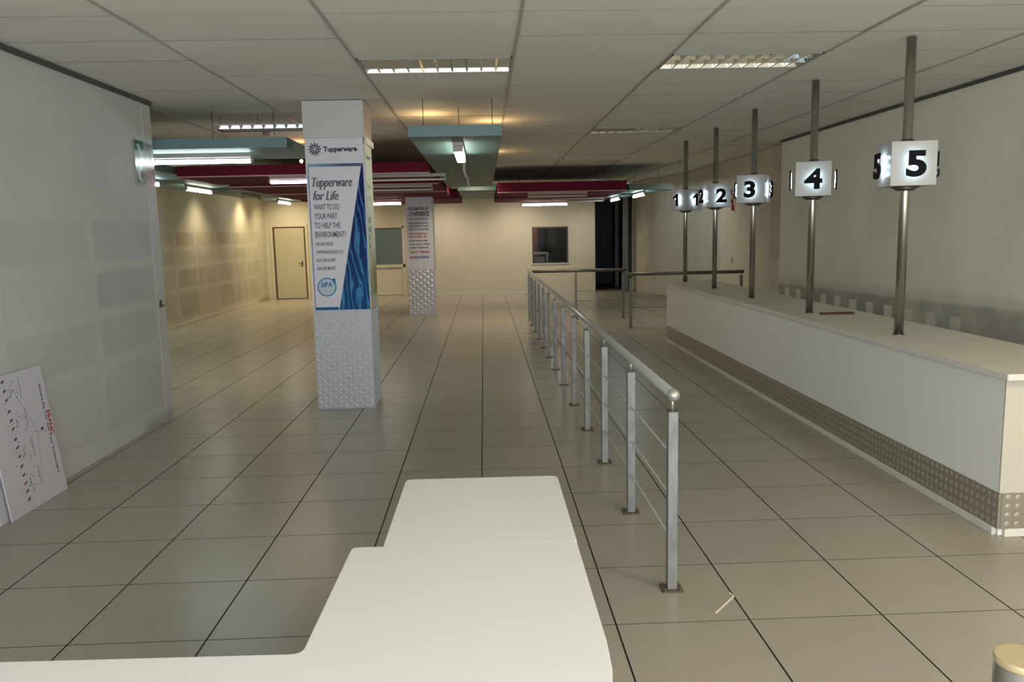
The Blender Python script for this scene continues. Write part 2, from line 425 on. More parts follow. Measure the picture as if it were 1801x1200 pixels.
# ------------------------------------------------------------------ the room
H = 3.03
XL, XR, XFL, XFR, YB = -3.08, 4.65, -6.0, 4.85, 22.5
def struct(o, label, cat): return tag(o, label, cat, kind='structure')

floor = struct(MB().box(-6.2, 5.2, -2.6, 26.2, -.12, -.011).build('floor', 'grout'), 'pale beige grey tiled floor with dark grout running the length of the hall', 'floor')
# 60 cm tiles
T = .6; Y0 = 3.3096
gx, gy = .0038, .0025
def tile_box(mb, x0, x1, y0, y1, z0, z1, up=True):
    v = [(x0, y0, z0), (x1, y0, z0), (x1, y1, z0), (x0, y1, z0), (x0, y0, z1), (x1, y0, z1), (x1, y1, z1), (x0, y1, z1)]
    mb.add(v, [(0, 3, 2, 1), (4, 5, 6, 7)], 0)
    mb.add(v, [(0, 1, 5, 4), (1, 2, 6, 5), (2, 3, 7, 6), (3, 0, 4, 7)], 1)
    return mb
tp = tile_box(MB(), gx, T-gx, gy, T-gy, -.011, 0).mesh('floor_tile', ['floor_tile', 'grout'])
cells = []
for i in range(-11, 9):
    for j in range(-10, 33):
        x0, y0 = i*T, Y0+j*T
        if y0 > YB-.02 and not (3.0 <= x0 < 4.3): continue
        if y0 > 26: continue
        if x0+T < -6.1 or x0 > 5.0: continue
        if y0+T < 7.8 and x0+T < XL-.1: continue
        ps = [px(p) for p in ((x0, y0, 0), (x0+T, y0, 0), (x0+T, y0+T, 0), (x0, y0+T, 0))]
        area = 0
        if all(ps):
            cxs = sum(p[0] for p in ps)/4; cys = sum(p[1] for p in ps)/4
            hidden = (x0 > 2.9 and x0 < 3.5 and 4.1 < y0 < 12) or (x0 < XL-.2 and y0 < 8 and True)
            if -120 < cxs < 1920 and -60 < cys < 1290 and not hidden:
                for q in range(4):
                    a, b2 = ps[q], ps[(q+1) % 4]; area += a[0]*b2[1]-a[1]*b2[0]
                area = abs(area)/2
        cells.append((area, x0, y0))
cells.sort(reverse=True)
rest = MB()
for n, (ar, x0, y0) in enumerate(cells):
    if n < 298 and ar > 0:
        o = bpy.data.objects.new('floor_tile', tp); COL.objects.link(o); o.location = (x0, y0, 0); o.parent = floor
    else:
        tile_box(rest, x0+gx, x0+T-gx, y0+gy, y0+T-gy, -.011, -.0002)
rest.build('floor_tiles_beyond', ['floor_tile', 'grout'], floor, kind='stuff')

# walls
struct(MB().box(XL-.15, XL, -2.6, 7.88, 0, H).build('wall_left', 'wall_near_left'), 'grey near left wall with faint rectangular dirt ghosts ending at a free corner', 'wall')
struct(MB().box(XFL-.15, XL-.15, 7.7, 7.88, 0, H).build('wall_left_return', 'wall_back'), 'return wall running left from the end of the near left wall', 'wall')
struct(MB().box(XFL-.15, XFL, 7.88, YB, 0, H).build('wall_left_far', 'wall_far_left'), 'cream far left wall with a grid of darker rectangular ghosts', 'wall')
# back wall with the dark window opening cut out, open corridor to its right
WX0, WX1, WZ0, WZ1 = 1.42, 2.44, .84, 1.86
bw = MB().box(XFL-.15, WX0, YB, YB+.15, 0, H).box(WX1, 3.2, YB, YB+.15, 0, H).box(WX0, WX1, YB, YB+.15, 0, WZ0).box(WX0, WX1, YB, YB+.15, WZ1, H)
struct(bw.build('wall_back', 'wall_back'), 'cream back wall with dark window beside the corridor mouth', 'wall')
struct(MB().box(XR, XR+.25, -2.6, 12.28, 0, H).build('wall_right', 'wall_right'), 'grey green near right wall behind the counter with checkered dirt band', 'wall')
rf = MB().prism([(XFR, 12.28), (XFR+.15, 12.28), (XFR+.15, 19.0), (4.40, 22.5), (4.25, 22.5), (XFR, 18.9)], 0, H)
struct(rf.build('wall_right_far', 'wall_right_far'), 'recessed far right wall bending inwards towards the dark corridor', 'wall')
struct(MB().box(XFL-.3, XFR+.3, -2.75, -2.6, 0, H).build('wall_front', 'wall_back'), 'front wall behind the viewer at the shopfront end', 'wall')
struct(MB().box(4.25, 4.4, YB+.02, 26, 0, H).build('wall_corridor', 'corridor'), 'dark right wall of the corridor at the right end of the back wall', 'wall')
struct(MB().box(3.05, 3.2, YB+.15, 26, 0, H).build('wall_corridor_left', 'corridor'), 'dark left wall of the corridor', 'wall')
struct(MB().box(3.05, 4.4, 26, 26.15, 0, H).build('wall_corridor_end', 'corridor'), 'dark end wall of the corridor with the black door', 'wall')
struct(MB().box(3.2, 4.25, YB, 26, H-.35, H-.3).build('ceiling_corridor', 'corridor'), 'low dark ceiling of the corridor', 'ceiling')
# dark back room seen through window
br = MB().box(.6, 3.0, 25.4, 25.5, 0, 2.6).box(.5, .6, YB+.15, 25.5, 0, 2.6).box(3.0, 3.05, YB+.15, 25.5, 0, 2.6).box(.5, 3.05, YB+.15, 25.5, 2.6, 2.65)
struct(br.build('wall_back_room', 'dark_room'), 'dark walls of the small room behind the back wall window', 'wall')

# trims
struct(MB().box(XL, XL+.02, -2.6, 7.9, H-.035, H).build('trim_1', 'trim_dark'), 'dark shadow line along the top of the near left wall', 'trim')
struct(MB().box(XR-.02, XR, -2.6, 12.28, H-.03, H).build('trim_2', 'trim_dark'), 'dark shadow line along the top of the near right wall', 'trim')
struct(MB().box(XL, XL+.003, 7.70, 7.88, .1, H-.04).build('trim_3', 'wall_near_left', bevel=.003), 'pale vertical corner strip at the end of the near left wall', 'trim')
struct(MB().box(-3.9, -2.02, YB-.012, YB, .06, .085).box(-2.0, 3.19, YB-.012, YB, 0, .07).build('baseboard_back', 'white_paint'), 'thin cream skirting along the back wall', 'baseboard')
struct(MB().box(XFL, XFL+.012, 8.0, 21.4, 0, .07).build('baseboard_left', 'frame_cream'), 'thin cream skirting along the far left wall', 'baseboard')
struct(MB().box(XL, XL+.012, -2.5, 7.35, 0, .085).build('baseboard_near_left', 'wall_near_left'), 'narrow painted skirting along the near left wall', 'baseboard')
struct(MB().box(XFR-.012, XFR, 12.3, 18.9, 0, .06).build('baseboard_right', 'trim_dark'), 'dark skirting along the far right wall', 'baseboard')

# ceiling: lay-in panels 1.18 x 0.608
CX0, CPW, CY0, CPD = -.8655, 1.1814, 4.937, .608
ceil = struct(MB().box(-6.3, 5.2, -2.75, 26.2, H+.25, H+.3).build('ceiling', 'void'), 'suspended ceiling of pale grey lay-in panels on a grid', 'ceiling')
LIGHTS = {(0, 2), (2, 2), (2, 9), (2, 17)}
pp = tile_box(MB(), .006, CPW-.006, .004, CPD-.004, .006, .02).mesh('ceiling_panel', ['ceiling_panel', 'tee_dark'])
R3 = random.Random(11)
pan = []
restc = MB()
for i in range(-5, 6):
    for j in range(-13, 30):
        if (i, j) in LIGHTS: continue
        x0, y0 = CX0+i*CPW, CY0+j*CPD
        if x0 > 4.9 or x0+CPW < -6: continue
        if y0+CPD < 7.8 and x0+CPW < XL-.05: continue
        if y0 > YB: continue
        if px((x0+CPW/2, y0+CPD, H)) and y0 > 1.5:
            q = px((x0+CPW/2, y0+CPD, H))
            if -300 < q[0] < 2100 and q[1] > -60: pan.append((y0, x0)); continue
        tile_box(restc, x0+.006, x0+CPW-.006, y0+.004, y0+CPD-.004, H+.006, H+.02)
for n, (y0, x0) in enumerate(sorted(pan)):
    if n < 299:
        o = bpy.data.objects.new('ceiling_panel', pp); COL.objects.link(o)
        o.location = (x0, y0, H+R3.uniform(0, .003)); o.rotation_euler = (R3.uniform(-.002, .002), R3.uniform(-.001, .001), 0); o.parent = ceil
    else: tile_box(restc, x0+.006, x0+CPW-.006, y0+.004, y0+CPD-.004, H+.006, H+.02)
restc.build('ceiling_panels_beyond', ['ceiling_panel', 'tee_dark'], ceil, kind='stuff')
for i in range(-4, 6):
    x = CX0+i*CPW
    y0 = -2.6 if x > XL-.2 else 7.9
    MB().box(x-.010, x+.010, y0, YB, H, H+.006).box(x-.003, x+.003, y0, YB, H+.006, H+.03).build('tee_bar', 'tee', ceil)
ct = MB()
for j in range(-12, 30):
    y = CY0+j*CPD
    ct.box(XL-.1 if y < 7.9 else -6, 4.9, y-.006, y+.006, H+.012, H+.016)
ct.build('cross_tees', 'tee_dark', ceil, kind='stuff')

# ------------------------------------------------------------------ recessed louvre lights
def louvre_light(x0, y0, label, z=H, hang=False):
    w, d = CPW-.02, CPD-.09
    x0 += .01; y0 += .006
    t = thing('louvre_ceiling_light', label, 'light', (x0+w/2, y0+d/2, z), 0, 'louvre lights in the ceiling')
    if hang:
        for hx in (x0+.02, x0+.4, x0+w-.02): MB().cyl((hx, y0+.03, z+.08), (hx, y0+.03, H+.004), .003, 6).build('hanger_rod', 'rod', t)
    MB().box(x0, x0+w, y0, y0+.012, z-.004, z+.08).box(x0, x0+w, y0+d-.012, y0+d, z-.004, z+.08)\
        .box(x0, x0+.012, y0, y0+d, z-.004, z+.08).box(x0+w-.012, x0+w, y0, y0+d, z-.004, z+.08)\
        .box(x0, x0+w, y0, y0+d, z+.08, z+.085).build('housing', 'tray', t)
    if not hang: MB().box(x0, x0+w, y0+d, y0+d+.075, z+.004, z+.015).build('filler_strip', 'ceiling_panel', t)
    rows = 3
    rd = (d-.024)/rows
    for r in range(rows):
        ya = y0+.012+r*rd
        mb = MB()
        # V-shaped side reflectors
        mb.quad((x0+.012, ya, z-.001), (x0+w-.012, ya, z-.001), (x0+w-.012, ya+rd*.28, z+.07), (x0+.012, ya+rd*.28, z+.07))
        kq = .72 if r < rows-1 else (.93 if x0 < 0 else .85)
        mb.quad((x0+.012, ya+rd, z-.001), (x0+w-.012, ya+rd, z-.001), (x0+w-.012, ya+rd*kq, z+.07), (x0+.012, ya+rd*kq, z+.07))
        mb.build('reflector', 'mirror_alu', t)
        tb = MB().cyl((x0+.03, ya+rd/2, z+.062), (x0+w-.03, ya+rd/2, z+.062), .013, 10)
        tb.build('tube', 'tube_pink' if hang else 'tube_off', t)
    for k in range(1, 10):
        xx = x0+w*k/10
        mb = MB()
        for r in range(rows):
            ya = y0+.012+r*rd
            mb.add([(xx-.008, ya, z), (xx-.008, ya+rd, z), (xx+.006, ya+rd*.75, z+.052), (xx+.006, ya+rd*.25, z+.052),
                    (xx+.008, ya, z), (xx+.008, ya+rd, z)], [(0, 1, 2, 3), (4, 5, 2, 3), (0, 4, 5, 1)])
        mb.build('blade', 'louvre', t)
    return t
for (i, j), lab in {(0, 2): 'louvre light above the hall nearest the viewer, left of the two front ones',
                    (2, 2): 'louvre light nearest the counter, right of the two front ones, with bare grey end',
                    (2, 9): 'second louvre light back in the row beside the numbered poles',
                    (2, 17): 'farthest louvre light in the row beside the numbered poles',
                    }.items():
    louvre_light(CX0+i*CPW, CY0+j*CPD, lab)
def hanging_light(x0, y0, w, d, z, label):
    t = thing('hanging_louvre_light', label, 'light', (x0+w/2, y0+d/2, z))
    MB().box(x0, x0+w, y0-.004, y0+.004, z, z+.012).box(x0, x0+w, y0+d-.004, y0+d+.004, z, z+.012).box(x0, x0+.012, y0, y0+d, z, z+.012).box(x0+w-.012, x0+w, y0, y0+d, z, z+.012).build('rim', 'steel_dark', t)
    MB().box(x0, x0+w, y0, y0+d, z+.052, z+.062).build('top_tray', 'white_paint', t)
    for k in range(11):
        xx = x0+.01+(w-.02)*k/10
        MB().box(xx-.004, xx+.004, y0, y0+d, z+.012, z+.05).build('blade', 'holder', t)
    for k in range(10):
        xa = x0+.014+(w-.02)*k/10; xb = xa+(w-.02)/10-.008
        MB().quad((xa, y0+.004, z+.012), (xb, y0+.004, z+.012), (xb-.02, y0+.03, z+.052), (xa+.01, y0+.03, z+.052)).build('diffuser_cell', 'glow_soft', t)
    for hx in (x0+.02, x0+.42, x0+w-.02): MB().cyl((hx, y0+.03, z+.05), (hx, y0+.03, H+.004), .003, 6).build('hanger_rod', 'rod', t)
    return t
M['glow_soft'] = mat('glow_soft', (.8, .8, .8), .4, emit=(.9, .95, 1), estr=.75)
hanging_light(-2.72, 8.72, 1.2, .16, 2.865, 'louvre light hanging on thin rods above the blue slab left of the near pillar')

# ------------------------------------------------------------------ suspended slabs
def slab(name_label, x0, x1, y0, y1, z0, z1, m, mface, rods, edge=None, poly=None, group=None):
    t = thing('suspended_slab', name_label, 'ceiling slab', ((x0+x1)/2, (y0+y1)/2, z0), 0, group)
    if poly: MB().prism(poly, z0, z1).build('panel', m, t, bevel=.004)
    else: MB().box(x0, x1, y0+.008, y1, z0, z1).build('panel', m, t, bevel=.004)
    MB().box(x0, x1, y0, y0+.008, z0, z1).build('fascia', mface, t)
    if edge: MB().box(x0, x1, y0-.004, y0, z0-.004, z0+.012).build('edge_strip', edge, t)
    for (x, y) in rods: MB().cyl((x, y, z1-.002), (x, y, H+.004), .004, 6).build('hanger_rod', 'rod', t)
    return t
ZT, ZB = 2.72, 2.62
slab('long teal slab hanging over the middle of the hall, blue front edge towards the viewer', -.61, .25, 7.5, 15.6, ZB, ZT, 'teal', 'teal_face',
     [(-.5, 7.95), (.17, 7.95), (-.17, 8.5), (-.5, 12), (.17, 12), (-.5, 15), (.17, 15)])
slab('short blue slab hanging just past the end of the near left wall', -4.0, -1.87, 8.15, 9.35, ZB, ZT, 'teal', 'teal_face', [(-2.7, 8.5), (-2.1, 8.6), (-3.6, 8.6)])
GM = 'dark red slabs hanging in rows'
slab('dark red slab nearest the viewer, left of the teal slab', -4.1, -.66, 11.2, 12.93, 2.57, ZT, 'magenta', 'magenta', [(-1.43, 11.4), (-1.3, 11.5), (-3.2, 11.5)], 'slab_edge', group=GM)
slab('second dark red slab back, left of the teal slab', -3.95, -.64, 12.97, 15.0, 2.53, 2.70, 'magenta', 'magenta', [(-1.3, 13.4), (-3.2, 13.4)], 'slab_edge', group=GM)
slab('third dark red slab back, left of the teal slab', -3.9, -.62, 15.05, 17.5, 2.51, 2.70, 'magenta', 'magenta', [(-1.3, 15.4), (-3.2, 15.4)], 'slab_edge', group=GM)
slab('farthest dark red slab on the left, above the far pillar', -3.9, -.47, 17.75, 20.9, 2.50, 2.70, 'magenta', 'magenta', [(-1.3, 18.4), (-3.2, 18.4)], group=GM)
slab('nearest dark red slab to the right of the teal slab', .36, 2.97, 16.2, 18.3, 2.52, ZT, 'magenta', 'magenta', [(1.6, 16.5), (2.45, 16.7), (2.62, 16.7), (.8, 16.5)], 'slab_edge', group=GM)
slab('farthest dark red slab to the right of the teal slab', .36, 2.95, 18.4, 21.0, 2.50, ZT, 'magenta', 'magenta', [(1.6, 19.5), (2.6, 19.5)], group=GM)
slab('dark teal cross slab closing the far end of the long teal slab', -.45, .34, 16.6, 21.0, ZB-.02, ZT, 'teal', 'teal', [(0, 17)])
GT = 'teal slabs along the side walls'
slab('teal slab along the far left wall, the nearer of two', -5.5, -4.15, 10.4, 14.7, ZB, ZT, 'teal', 'teal', [(-4.6, 11), (-4.6, 14)],
     poly=[(-5.5, 10.408), (-4.15, 10.408), (-4.15, 14.2), (-4.9, 14.7), (-5.5, 14.7)], group=GT)
slab('teal slab along the far left wall, the farther of two', -5.3, -4.15, 15.1, 21.2, ZB, ZT, 'teal', 'teal', [(-4.6, 16), (-4.6, 20)], group=GT)
slab('teal slab in the far right corner above the corridor mouth', 3.0, 3.9, 16.1, 21.4, 2.52, 2.64, 'teal', 'teal', [(3.2, 16.6), (3.7, 16.6), (3.2, 20)], poly=[(3.0, 16.108), (3.9, 16.108), (3.75, 18.5), (3.3, 21.4), (3.0, 21.4)], group=GT)

# ------------------------------------------------------------------ batten tube lights under the slabs
def batten(tube_mat, zoff=0, L=1.2):
    t = thing('tube_light', '', 'light')
    MB().box(-L/2, L/2, -.022, .022, -.045, 0).build('channel', 'batten', t, bevel=.004)
    for s_ in (-1, 1):
        h = MB().box(s_*(L/2-.004)-.012, s_*(L/2-.004)+.012, -.020, .020, -.10, -.045)
        h.build('lamp_holder', 'holder', t, bevel=.003)
    MB().cyl((-L/2+.02, 0, -.083), (L/2-.02, 0, -.083), .0145 if tube_mat == 'tube_off' else .022, 12).build('tube', tube_mat, t)
    return t
P = {k: batten(k) for k in ('tube_cool', 'tube_neutral', 'tube_pink', 'tube_off')}
def wide_fitting():
    t = thing('tube_light', '', 'light')
    MB().box(-.62, .62, -.05, .05, -.04, 0).build('channel', 'batten', t, bevel=.006)
    MB().box(-.58, .58, -.045, .045, -.10, -.041).build('diffuser', 'tube_wide', t, bevel=.015)
    for s_ in (-1, 1): MB().box(s_*.60-.02, s_*.60+.02, -.048, .048, -.095, -.04).build('end_cap', 'holder', t, bevel=.004)
    return t
P['wide'] = wide_fitting()
used = set()
def put(kind, x, y, z, rz, label):
    o = P[kind] if kind not in used else dup(P[kind]); used.add(kind)
    return place(o, (x, y, z), rz, label, 'batten tube lights under the slabs')
put('tube_cool', -2.95, 8.62, ZB, 0, 'long glowing cool white tube just past the end of the near left wall')
put('wide', -.17, 8.55, ZB, PI/2, 'glowing tube seen end on under the front of the long teal slab')
put('tube_off', -.17, 11.0, ZB, PI/2, 'unlit tube fitting seen end on under the middle of the long teal slab')
put('tube_off', -.17, 13.4, ZB, PI/2, 'unlit tube fitting seen end on under the far end of the long teal slab')
put('tube_pink', -2.28, 11.3, 2.57, 0, 'lit tube half hidden behind the near pillar below the nearest dark red slab')
put('tube_off', -1.05, 11.3, 2.57, 0, 'unlit white tube fitting on the nearest dark red slab right of the near pillar')
put('tube_off', -1.35, 13.1, 2.53, 0, 'unlit tube fitting on the second dark red slab right of the near pillar')
put('tube_neutral', -2.35, 18.1, 2.50, 0, 'bright tube between the two pillars below the farthest dark red slab')
put('tube_off', 1.58, 16.35, 2.52, 0, 'unlit tube fitting on the dark red slab above the window wall')
put('tube_neutral', 1.66, 20.8, 2.50, 0, 'bright white tube close above the dark window on the back wall')
put('tube_off', 2.3, 18.9, 2.50, 0, 'unlit tube fitting right of the bright tube above the dark window')
put('tube_cool', 3.36, 16.95, 2.52, PI/2, 'glowing tube under the far right teal slab, the nearer of two')
put('tube_cool', 3.2, 19.0, 2.52, PI/2, 'glowing tube under the far right teal slab, the farther of two')
put('tube_cool', -4.75, 11.6, ZB, PI/2, 'glowing tube left, beside the corner of the near left wall')
put('tube_neutral', -4.75, 13.9, ZB, PI/2, 'glowing tube in the middle of the far left teal slabs')
put('tube_off', -4.7, 16.8, ZB, PI/2, 'unlit tube fitting under the farther left teal slab')
put('tube_neutral', -4.7, 19.5, ZB, PI/2, 'glowing tube above the back left door')

# warm bulbs lying on top of the slabs
def warm_bulb(x, y, z, label, power=4.2, col=(1, .60, .27)):
    t = thing('warm_bulb', label, 'light', (x, y, z), 0, 'warm bulbs lying on top of the slabs')
    MB().cyl((x, y, z), (x, y, z+.03), .016, 10).build('socket', 'holder', t)
    MB().sphere((x, y, z+.052), .024, 10, 8).build('bulb', 'warm_bulb', t)
    l = lamp('bulb_light', 'POINT', (0, 0, .10), power, col, size=.03); l.parent = t
    return t
warm_bulb(.20, 9.6, ZT, 'warm bulb on top of the long teal slab at its right edge')
warm_bulb(-.52, 9.0, ZT, 'warm bulb on top of the long teal slab at its left edge')
warm_bulb(.20, 13.2, ZT, 'warm bulb on the far right edge of the long teal slab')
warm_bulb(-2.44, 11.35, ZT, 'tiny glowing bulb on the nearest dark red slab left of the near pillar')
warm_bulb(-4.3, 20.2, ZT, 'warm bulb on the farther left teal slab')
# down-pointing washers between the slabs and the walls
def washer(x, y, label, power, col=(1, .80, .48), spot=2.3, tilt=(0, 0, 0)):
    t = thing('wall_washer', label, 'light', (x, y, H), 0, 'round ceiling downlights washing the far walls')
    MB().cyl((x, y, H-.05), (x, y, H+.004), .045, 14).build('can', 'batten', t)
    l = lamp('washer_light', 'SPOT', (0, 0, -.07), power, col, tilt, .15, spot=spot); l.parent = t
    return t
washer(-5.6, 20.3, 'downlight near the far left wall, closest to the back door', 185, tilt=(0, -.25, 0))
washer(-5.5, 17.2, 'downlight at the middle of the far left wall', 135, (1, .84, .55), tilt=(0, -.25, 0))
washer(-5.65, 14.2, 'downlight near the front of the far left wall', 115, (.92, .95, .75), tilt=(0, -.25, 0))
washer(-5.2, 21.45, 'downlight above the back left door', 119, tilt=(.3, 0, 0))
washer(-1.0, 21.45, 'downlight at the middle of the back wall', 114, (1, .85, .64), 2.6)
washer(1.0, 21.45, 'downlight left of the dark window', 114, (1, .87, .62), 2.6)
washer(-3.4, 21.45, 'downlight above the tinted pane', 78, (1, .82, .5), 2.6)
lamp('back_room_fill', 'POINT', (1.3, 23.9, 2.3), 26, (1, .9, .75), size=.1)  # fill added to brighten the room behind the window
washer(2.9, 21.45, 'downlight near the corridor mouth', 60, (1, .9, .7), 2.4)
washer(-4.5, 9.8, 'added fill downlight in front of the left teal slabs', 80, (.98, .95, .82), 2.6)  # added to brighten the floor on the left
washer(-.1, 16.1, 'added fill downlight in the gap behind the long teal slab', 150, (1, .84, .56), 2.6)  # added to brighten the far pillar front and the floor
washer(1.5, 14.6, 'added fill downlight right of the long teal slab', 91, (1, .88, .65), 2.7)  # added to lift the light in the far half of the hall
washer(-2.6, 10.2, 'added fill downlight behind the near pillar', 53, (1, .9, .7), 2.6)  # added fill for the hall beyond the near pillar
washer(3.9, 15.6, 'downlight beside the far right wall', 36, (1, .9, .7), 2.5)

# ------------------------------------------------------------------ doors and windows
# door in the back wall, far left
dx0, dx1, dz = -5.76, -4.93, 1.97
d = thing('door_1', 'plain cream flush door at the left end of the back wall', 'door', ((dx0+dx1)/2, YB, 0)); d['kind'] = 'structure'
MB().box(dx0-.035, dx1+.035, YB-.006, YB, 0, dz+.035).build('door_shade', 'door_shade', d)
MB().box(dx0+.02, dx1-.01, YB-.02, YB-.006, .02, dz).build('door_leaf', 'door_cream', d, bevel=.003)
MB().box(dx0-.10, dx0-.035, YB-.03, YB, 0, dz+.10).box(dx1+.035, dx1+.10, YB-.03, YB, 0, dz+.10).box(dx0-.035, dx1+.035, YB-.03, YB, dz+.035, dz+.10).build('door_frame', 'frame_cream', d, bevel=.003)
MB().box(dx1-.10, dx1-.07, YB-.026, YB-.02, .90, 1.06).cyl((dx1-.085, YB-.05, 1.0), (dx1-.19, YB-.05, 1.0), .009, 8).cyl((dx1-.085, YB-.02, 1.0), (dx1-.085, YB-.05, 1.0), .009, 8).build('door_handle', 'steel_dark', d)
# tinted pane
w = thing('window_1', 'blue grey tinted pane in the back wall between the two pillars', 'window', (-2.6, YB, .9)); w['kind'] = 'structure'
x0, x1, z0, z1 = -2.99, -2.22, .90, 1.92
MB().box(x0-.06, x0, YB-.03, YB, z0-.06, z1+.04).box(x1, x1+.07, YB-.03, YB, .0, z1+.04).box(x0-.06, x1+.07, YB-.03, YB, z0-.08, z0).box(x0-.06, x1+.07, YB-.03, YB, z1, z1+.04).build('window_frame', 'frame_cream', w, bevel=.003)
MB().box(x0, x1, YB-.012, YB-.002, z0, z1).build('pane', 'tinted_glass', w)
MB().box(x0, x1, YB-.018, YB-.012, z1-.03, z1).box(x0, x0+.02, YB-.018, YB-.012, z0, z1).build('gasket', 'trim_dark', w)
# dark window
w = thing('window_2', 'square dark window looking into an unlit room with a desk', 'window', (1.93, YB, WZ0)); w['kind'] = 'structure'
MB().box(WX0, WX0+.03, YB-.008, YB+.05, WZ0, WZ1).box(WX1-.045, WX1, YB-.008, YB+.05, WZ0, WZ1).box(WX0+.03, WX1-.045, YB-.008, YB+.05, WZ1-.04, WZ1).box(WX0+.03, WX1-.045, YB-.008, YB+.05, WZ0, WZ0+.025).build('window_frame', 'steel_dark', w, bevel=.002)
MB().box(WX0-.02, WX1+.03, YB-.02, YB, WZ0-.03, WZ0-.004).box(WX1+.002, WX1+.03, YB-.015, YB, WZ0, WZ1).build('sill', 'skirting', w)
MB().box(WX0+.03, WX1-.045, YB+.02, YB+.026, WZ0+.025, WZ1-.04).build('pane', 'glass_dark', w)
t = thing('desk', 'pale desk in the dark room behind the window', 'desk', (1.8, 23.6, 0))
MB().box(1.3, 1.95, 23.3, 23.9, 1.06, 1.12).build('desk_top', 'desk', t, bevel=.004)
MB().box(1.35, 1.85, 23.5, 23.85, .72, 1.0).build('drawer_box', 'desk', t, bevel=.004)
for a_, b_ in ((1.34, 23.34), (1.91, 23.34), (1.34, 23.86), (1.91, 23.86)):
    MB().box(a_-.02, a_+.02, b_-.02, b_+.02, 0, 1.06).build('leg', 'desk', t)
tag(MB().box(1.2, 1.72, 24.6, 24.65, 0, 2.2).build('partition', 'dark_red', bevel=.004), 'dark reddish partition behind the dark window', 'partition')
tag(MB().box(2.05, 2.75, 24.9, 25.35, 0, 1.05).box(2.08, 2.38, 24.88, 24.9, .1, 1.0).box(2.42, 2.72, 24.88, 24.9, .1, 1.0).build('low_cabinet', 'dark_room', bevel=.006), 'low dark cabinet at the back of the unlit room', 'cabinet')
# corridor door, pipe and column
d = thing('door_2', 'black door inside the dark corridor', 'door', (3.45, 25.9, 0)); d['kind'] = 'structure'
MB().box(3.22, 3.86, 25.94, 25.99, 0, 1.95).build('door_leaf', 'black_door', d, bevel=.004)
MB().box(3.86, 3.93, 25.92, 26, 0, 2.02).box(3.2, 3.86, 25.92, 26, 1.95, 2.02).build('door_frame', 'corridor', d)
tag(MB().box(4.04, 4.16, 24.2, 24.32, 0, 2.67).build('corridor_post', 'column_grey', bevel=.01), 'thin grey post standing inside the dark corridor', 'post')
tag(MB().box(3.93, 4.07, 22.1, 22.24, 0, ZB).build('grey_column', 'column_grey', bevel=.012), 'slim grey column at the corridor mouth', 'column')

# ------------------------------------------------------------------ pillars with checker plate base
def lozenges(w, h, face, mbs_dir, pitch=.052):
    """raised treads laid alternately at +-45 degrees in the (u, z) plane; returns MB in local u,z,out coordinates"""
    mb = MB()
    nu = int(w/pitch); nz = int(h/(pitch*.82))
    pu = w/nu; pz = h/nz
    for i in range(nu):
        for j in range(nz):
            cu, cz = (i+.5)*pu, (j+.5)*pz
            a = PI/4 if (i+j) % 2 == 0 else -PI/4
            L, B, t = pu*.60, pu*.17, .005
            ca, sa = math.cos(a), math.sin(a)
            pts = []
            for (du, dz, o_) in ((-L, 0, 0), (0, -B, 0), (L, 0, 0), (0, B, 0), (-L*.45, 0, t), (L*.45, 0, t)):
                pts.append((cu+du*ca-dz*sa, o_, cz+du*sa+dz*ca))
            mb.add(pts, [(0, 1, 4), (1, 5, 4), (1, 2, 5), (2, 3, 5), (3, 4, 5), (3, 0, 4)])
    return mb
def pillar(label, x0, x1, y0, y1, top, zp, zc, upper, stuff_pitch):
    t = thing('pillar', label, 'pillar', ((x0+x1)/2, (y0+y1)/2, 0), 0)
    MB().box(x0+.012, x1-.012, y0+.012, y1-.012, 0, top).build('core', 'pillar_white', t)
    MB().box(x0, x1, y0, y0+.010, .0, zp).build('checker_plate', 'alu_plate', t)
    MB().box(x1-.010, x1, y0+.011, y1, .0, zp).build('checker_plate', 'alu_plate', t)
    lz = lozenges(x1-x0-.01, zp-.02, 0, 0, stuff_pitch)
    lz.v = [Vector((x0+.005+p.x, y0-p.y, .01+p.z)) for p in lz.v]
    lz.build('raised_treads', 'alu_lozenge', t, kind='stuff')
    lz = lozenges(y1-y0-.02, zp-.02, 0, 0, stuff_pitch)
    lz.v = [Vector((x1+p.y, y0+.015+p.x, .01+p.z)) for p in lz.v]
    lz.build('raised_treads', 'alu_lozenge', t, kind='stuff')
    return t
PX0, PX1, PY0, PY1 = -1.66, -1.085, 7.95, 8.46
p1 = pillar('near square pillar clad with a white and blue poster above silver checker plate', PX0, PX1, PY0, PY1, H, 1.0, 2.68, True, .05)
MB().box(PX0+.0, PX1+.012, PY0-.012, PY1+.01, 2.68, H-.002).build('upper_casing', 'pillar_white', p1, bevel=.003)
MB().box(PX1+.0, PX1+.03, PY0+.03, PY1+.012, 2.62, 2.68).build('side_ledge', 'counter_top', p1, bevel=.004)
MB().box(PX0+.008, PX1-.004, PY0-.004, PY0+.010, 1.0, 2.679).build('poster_panel', 'print_white', p1)
MB().box(PX1-.004, PX1+.004, PY0+.02, PY1-.005, 1.0, 2.62).build('side_poster_panel', 'print_side', p1)
yf = PY0-.0045
def rectp(x0, x1, z0, z1, dy=0): return MB().box(x0, x1, yf-.0006-dy, yf-dy, z0, z1)
def polyp(pts, dy=0, y=None):
    yy = (yf if y is None else y)-dy
    n = len(pts)
    mb = MB(); mb.add([(x, yy, z) for x, z in pts]+[(x, yy-.0006, z) for x, z in pts],
                      [tuple(range(n)), tuple(range(n, 2*n))]+[(i, (i+1) % n, n+(i+1) % n, n+i) for i in range(n)])
    return mb
rectp(-1.635, -1.098, 2.405, 2.435).build('header_bar', 'bar', p1)
merge(rectp(-1.635, -1.628, 1.03, 2.405), rectp(-1.635, -1.40, 1.005, 1.035)).build('poster_border', 'ink_blue', p1)
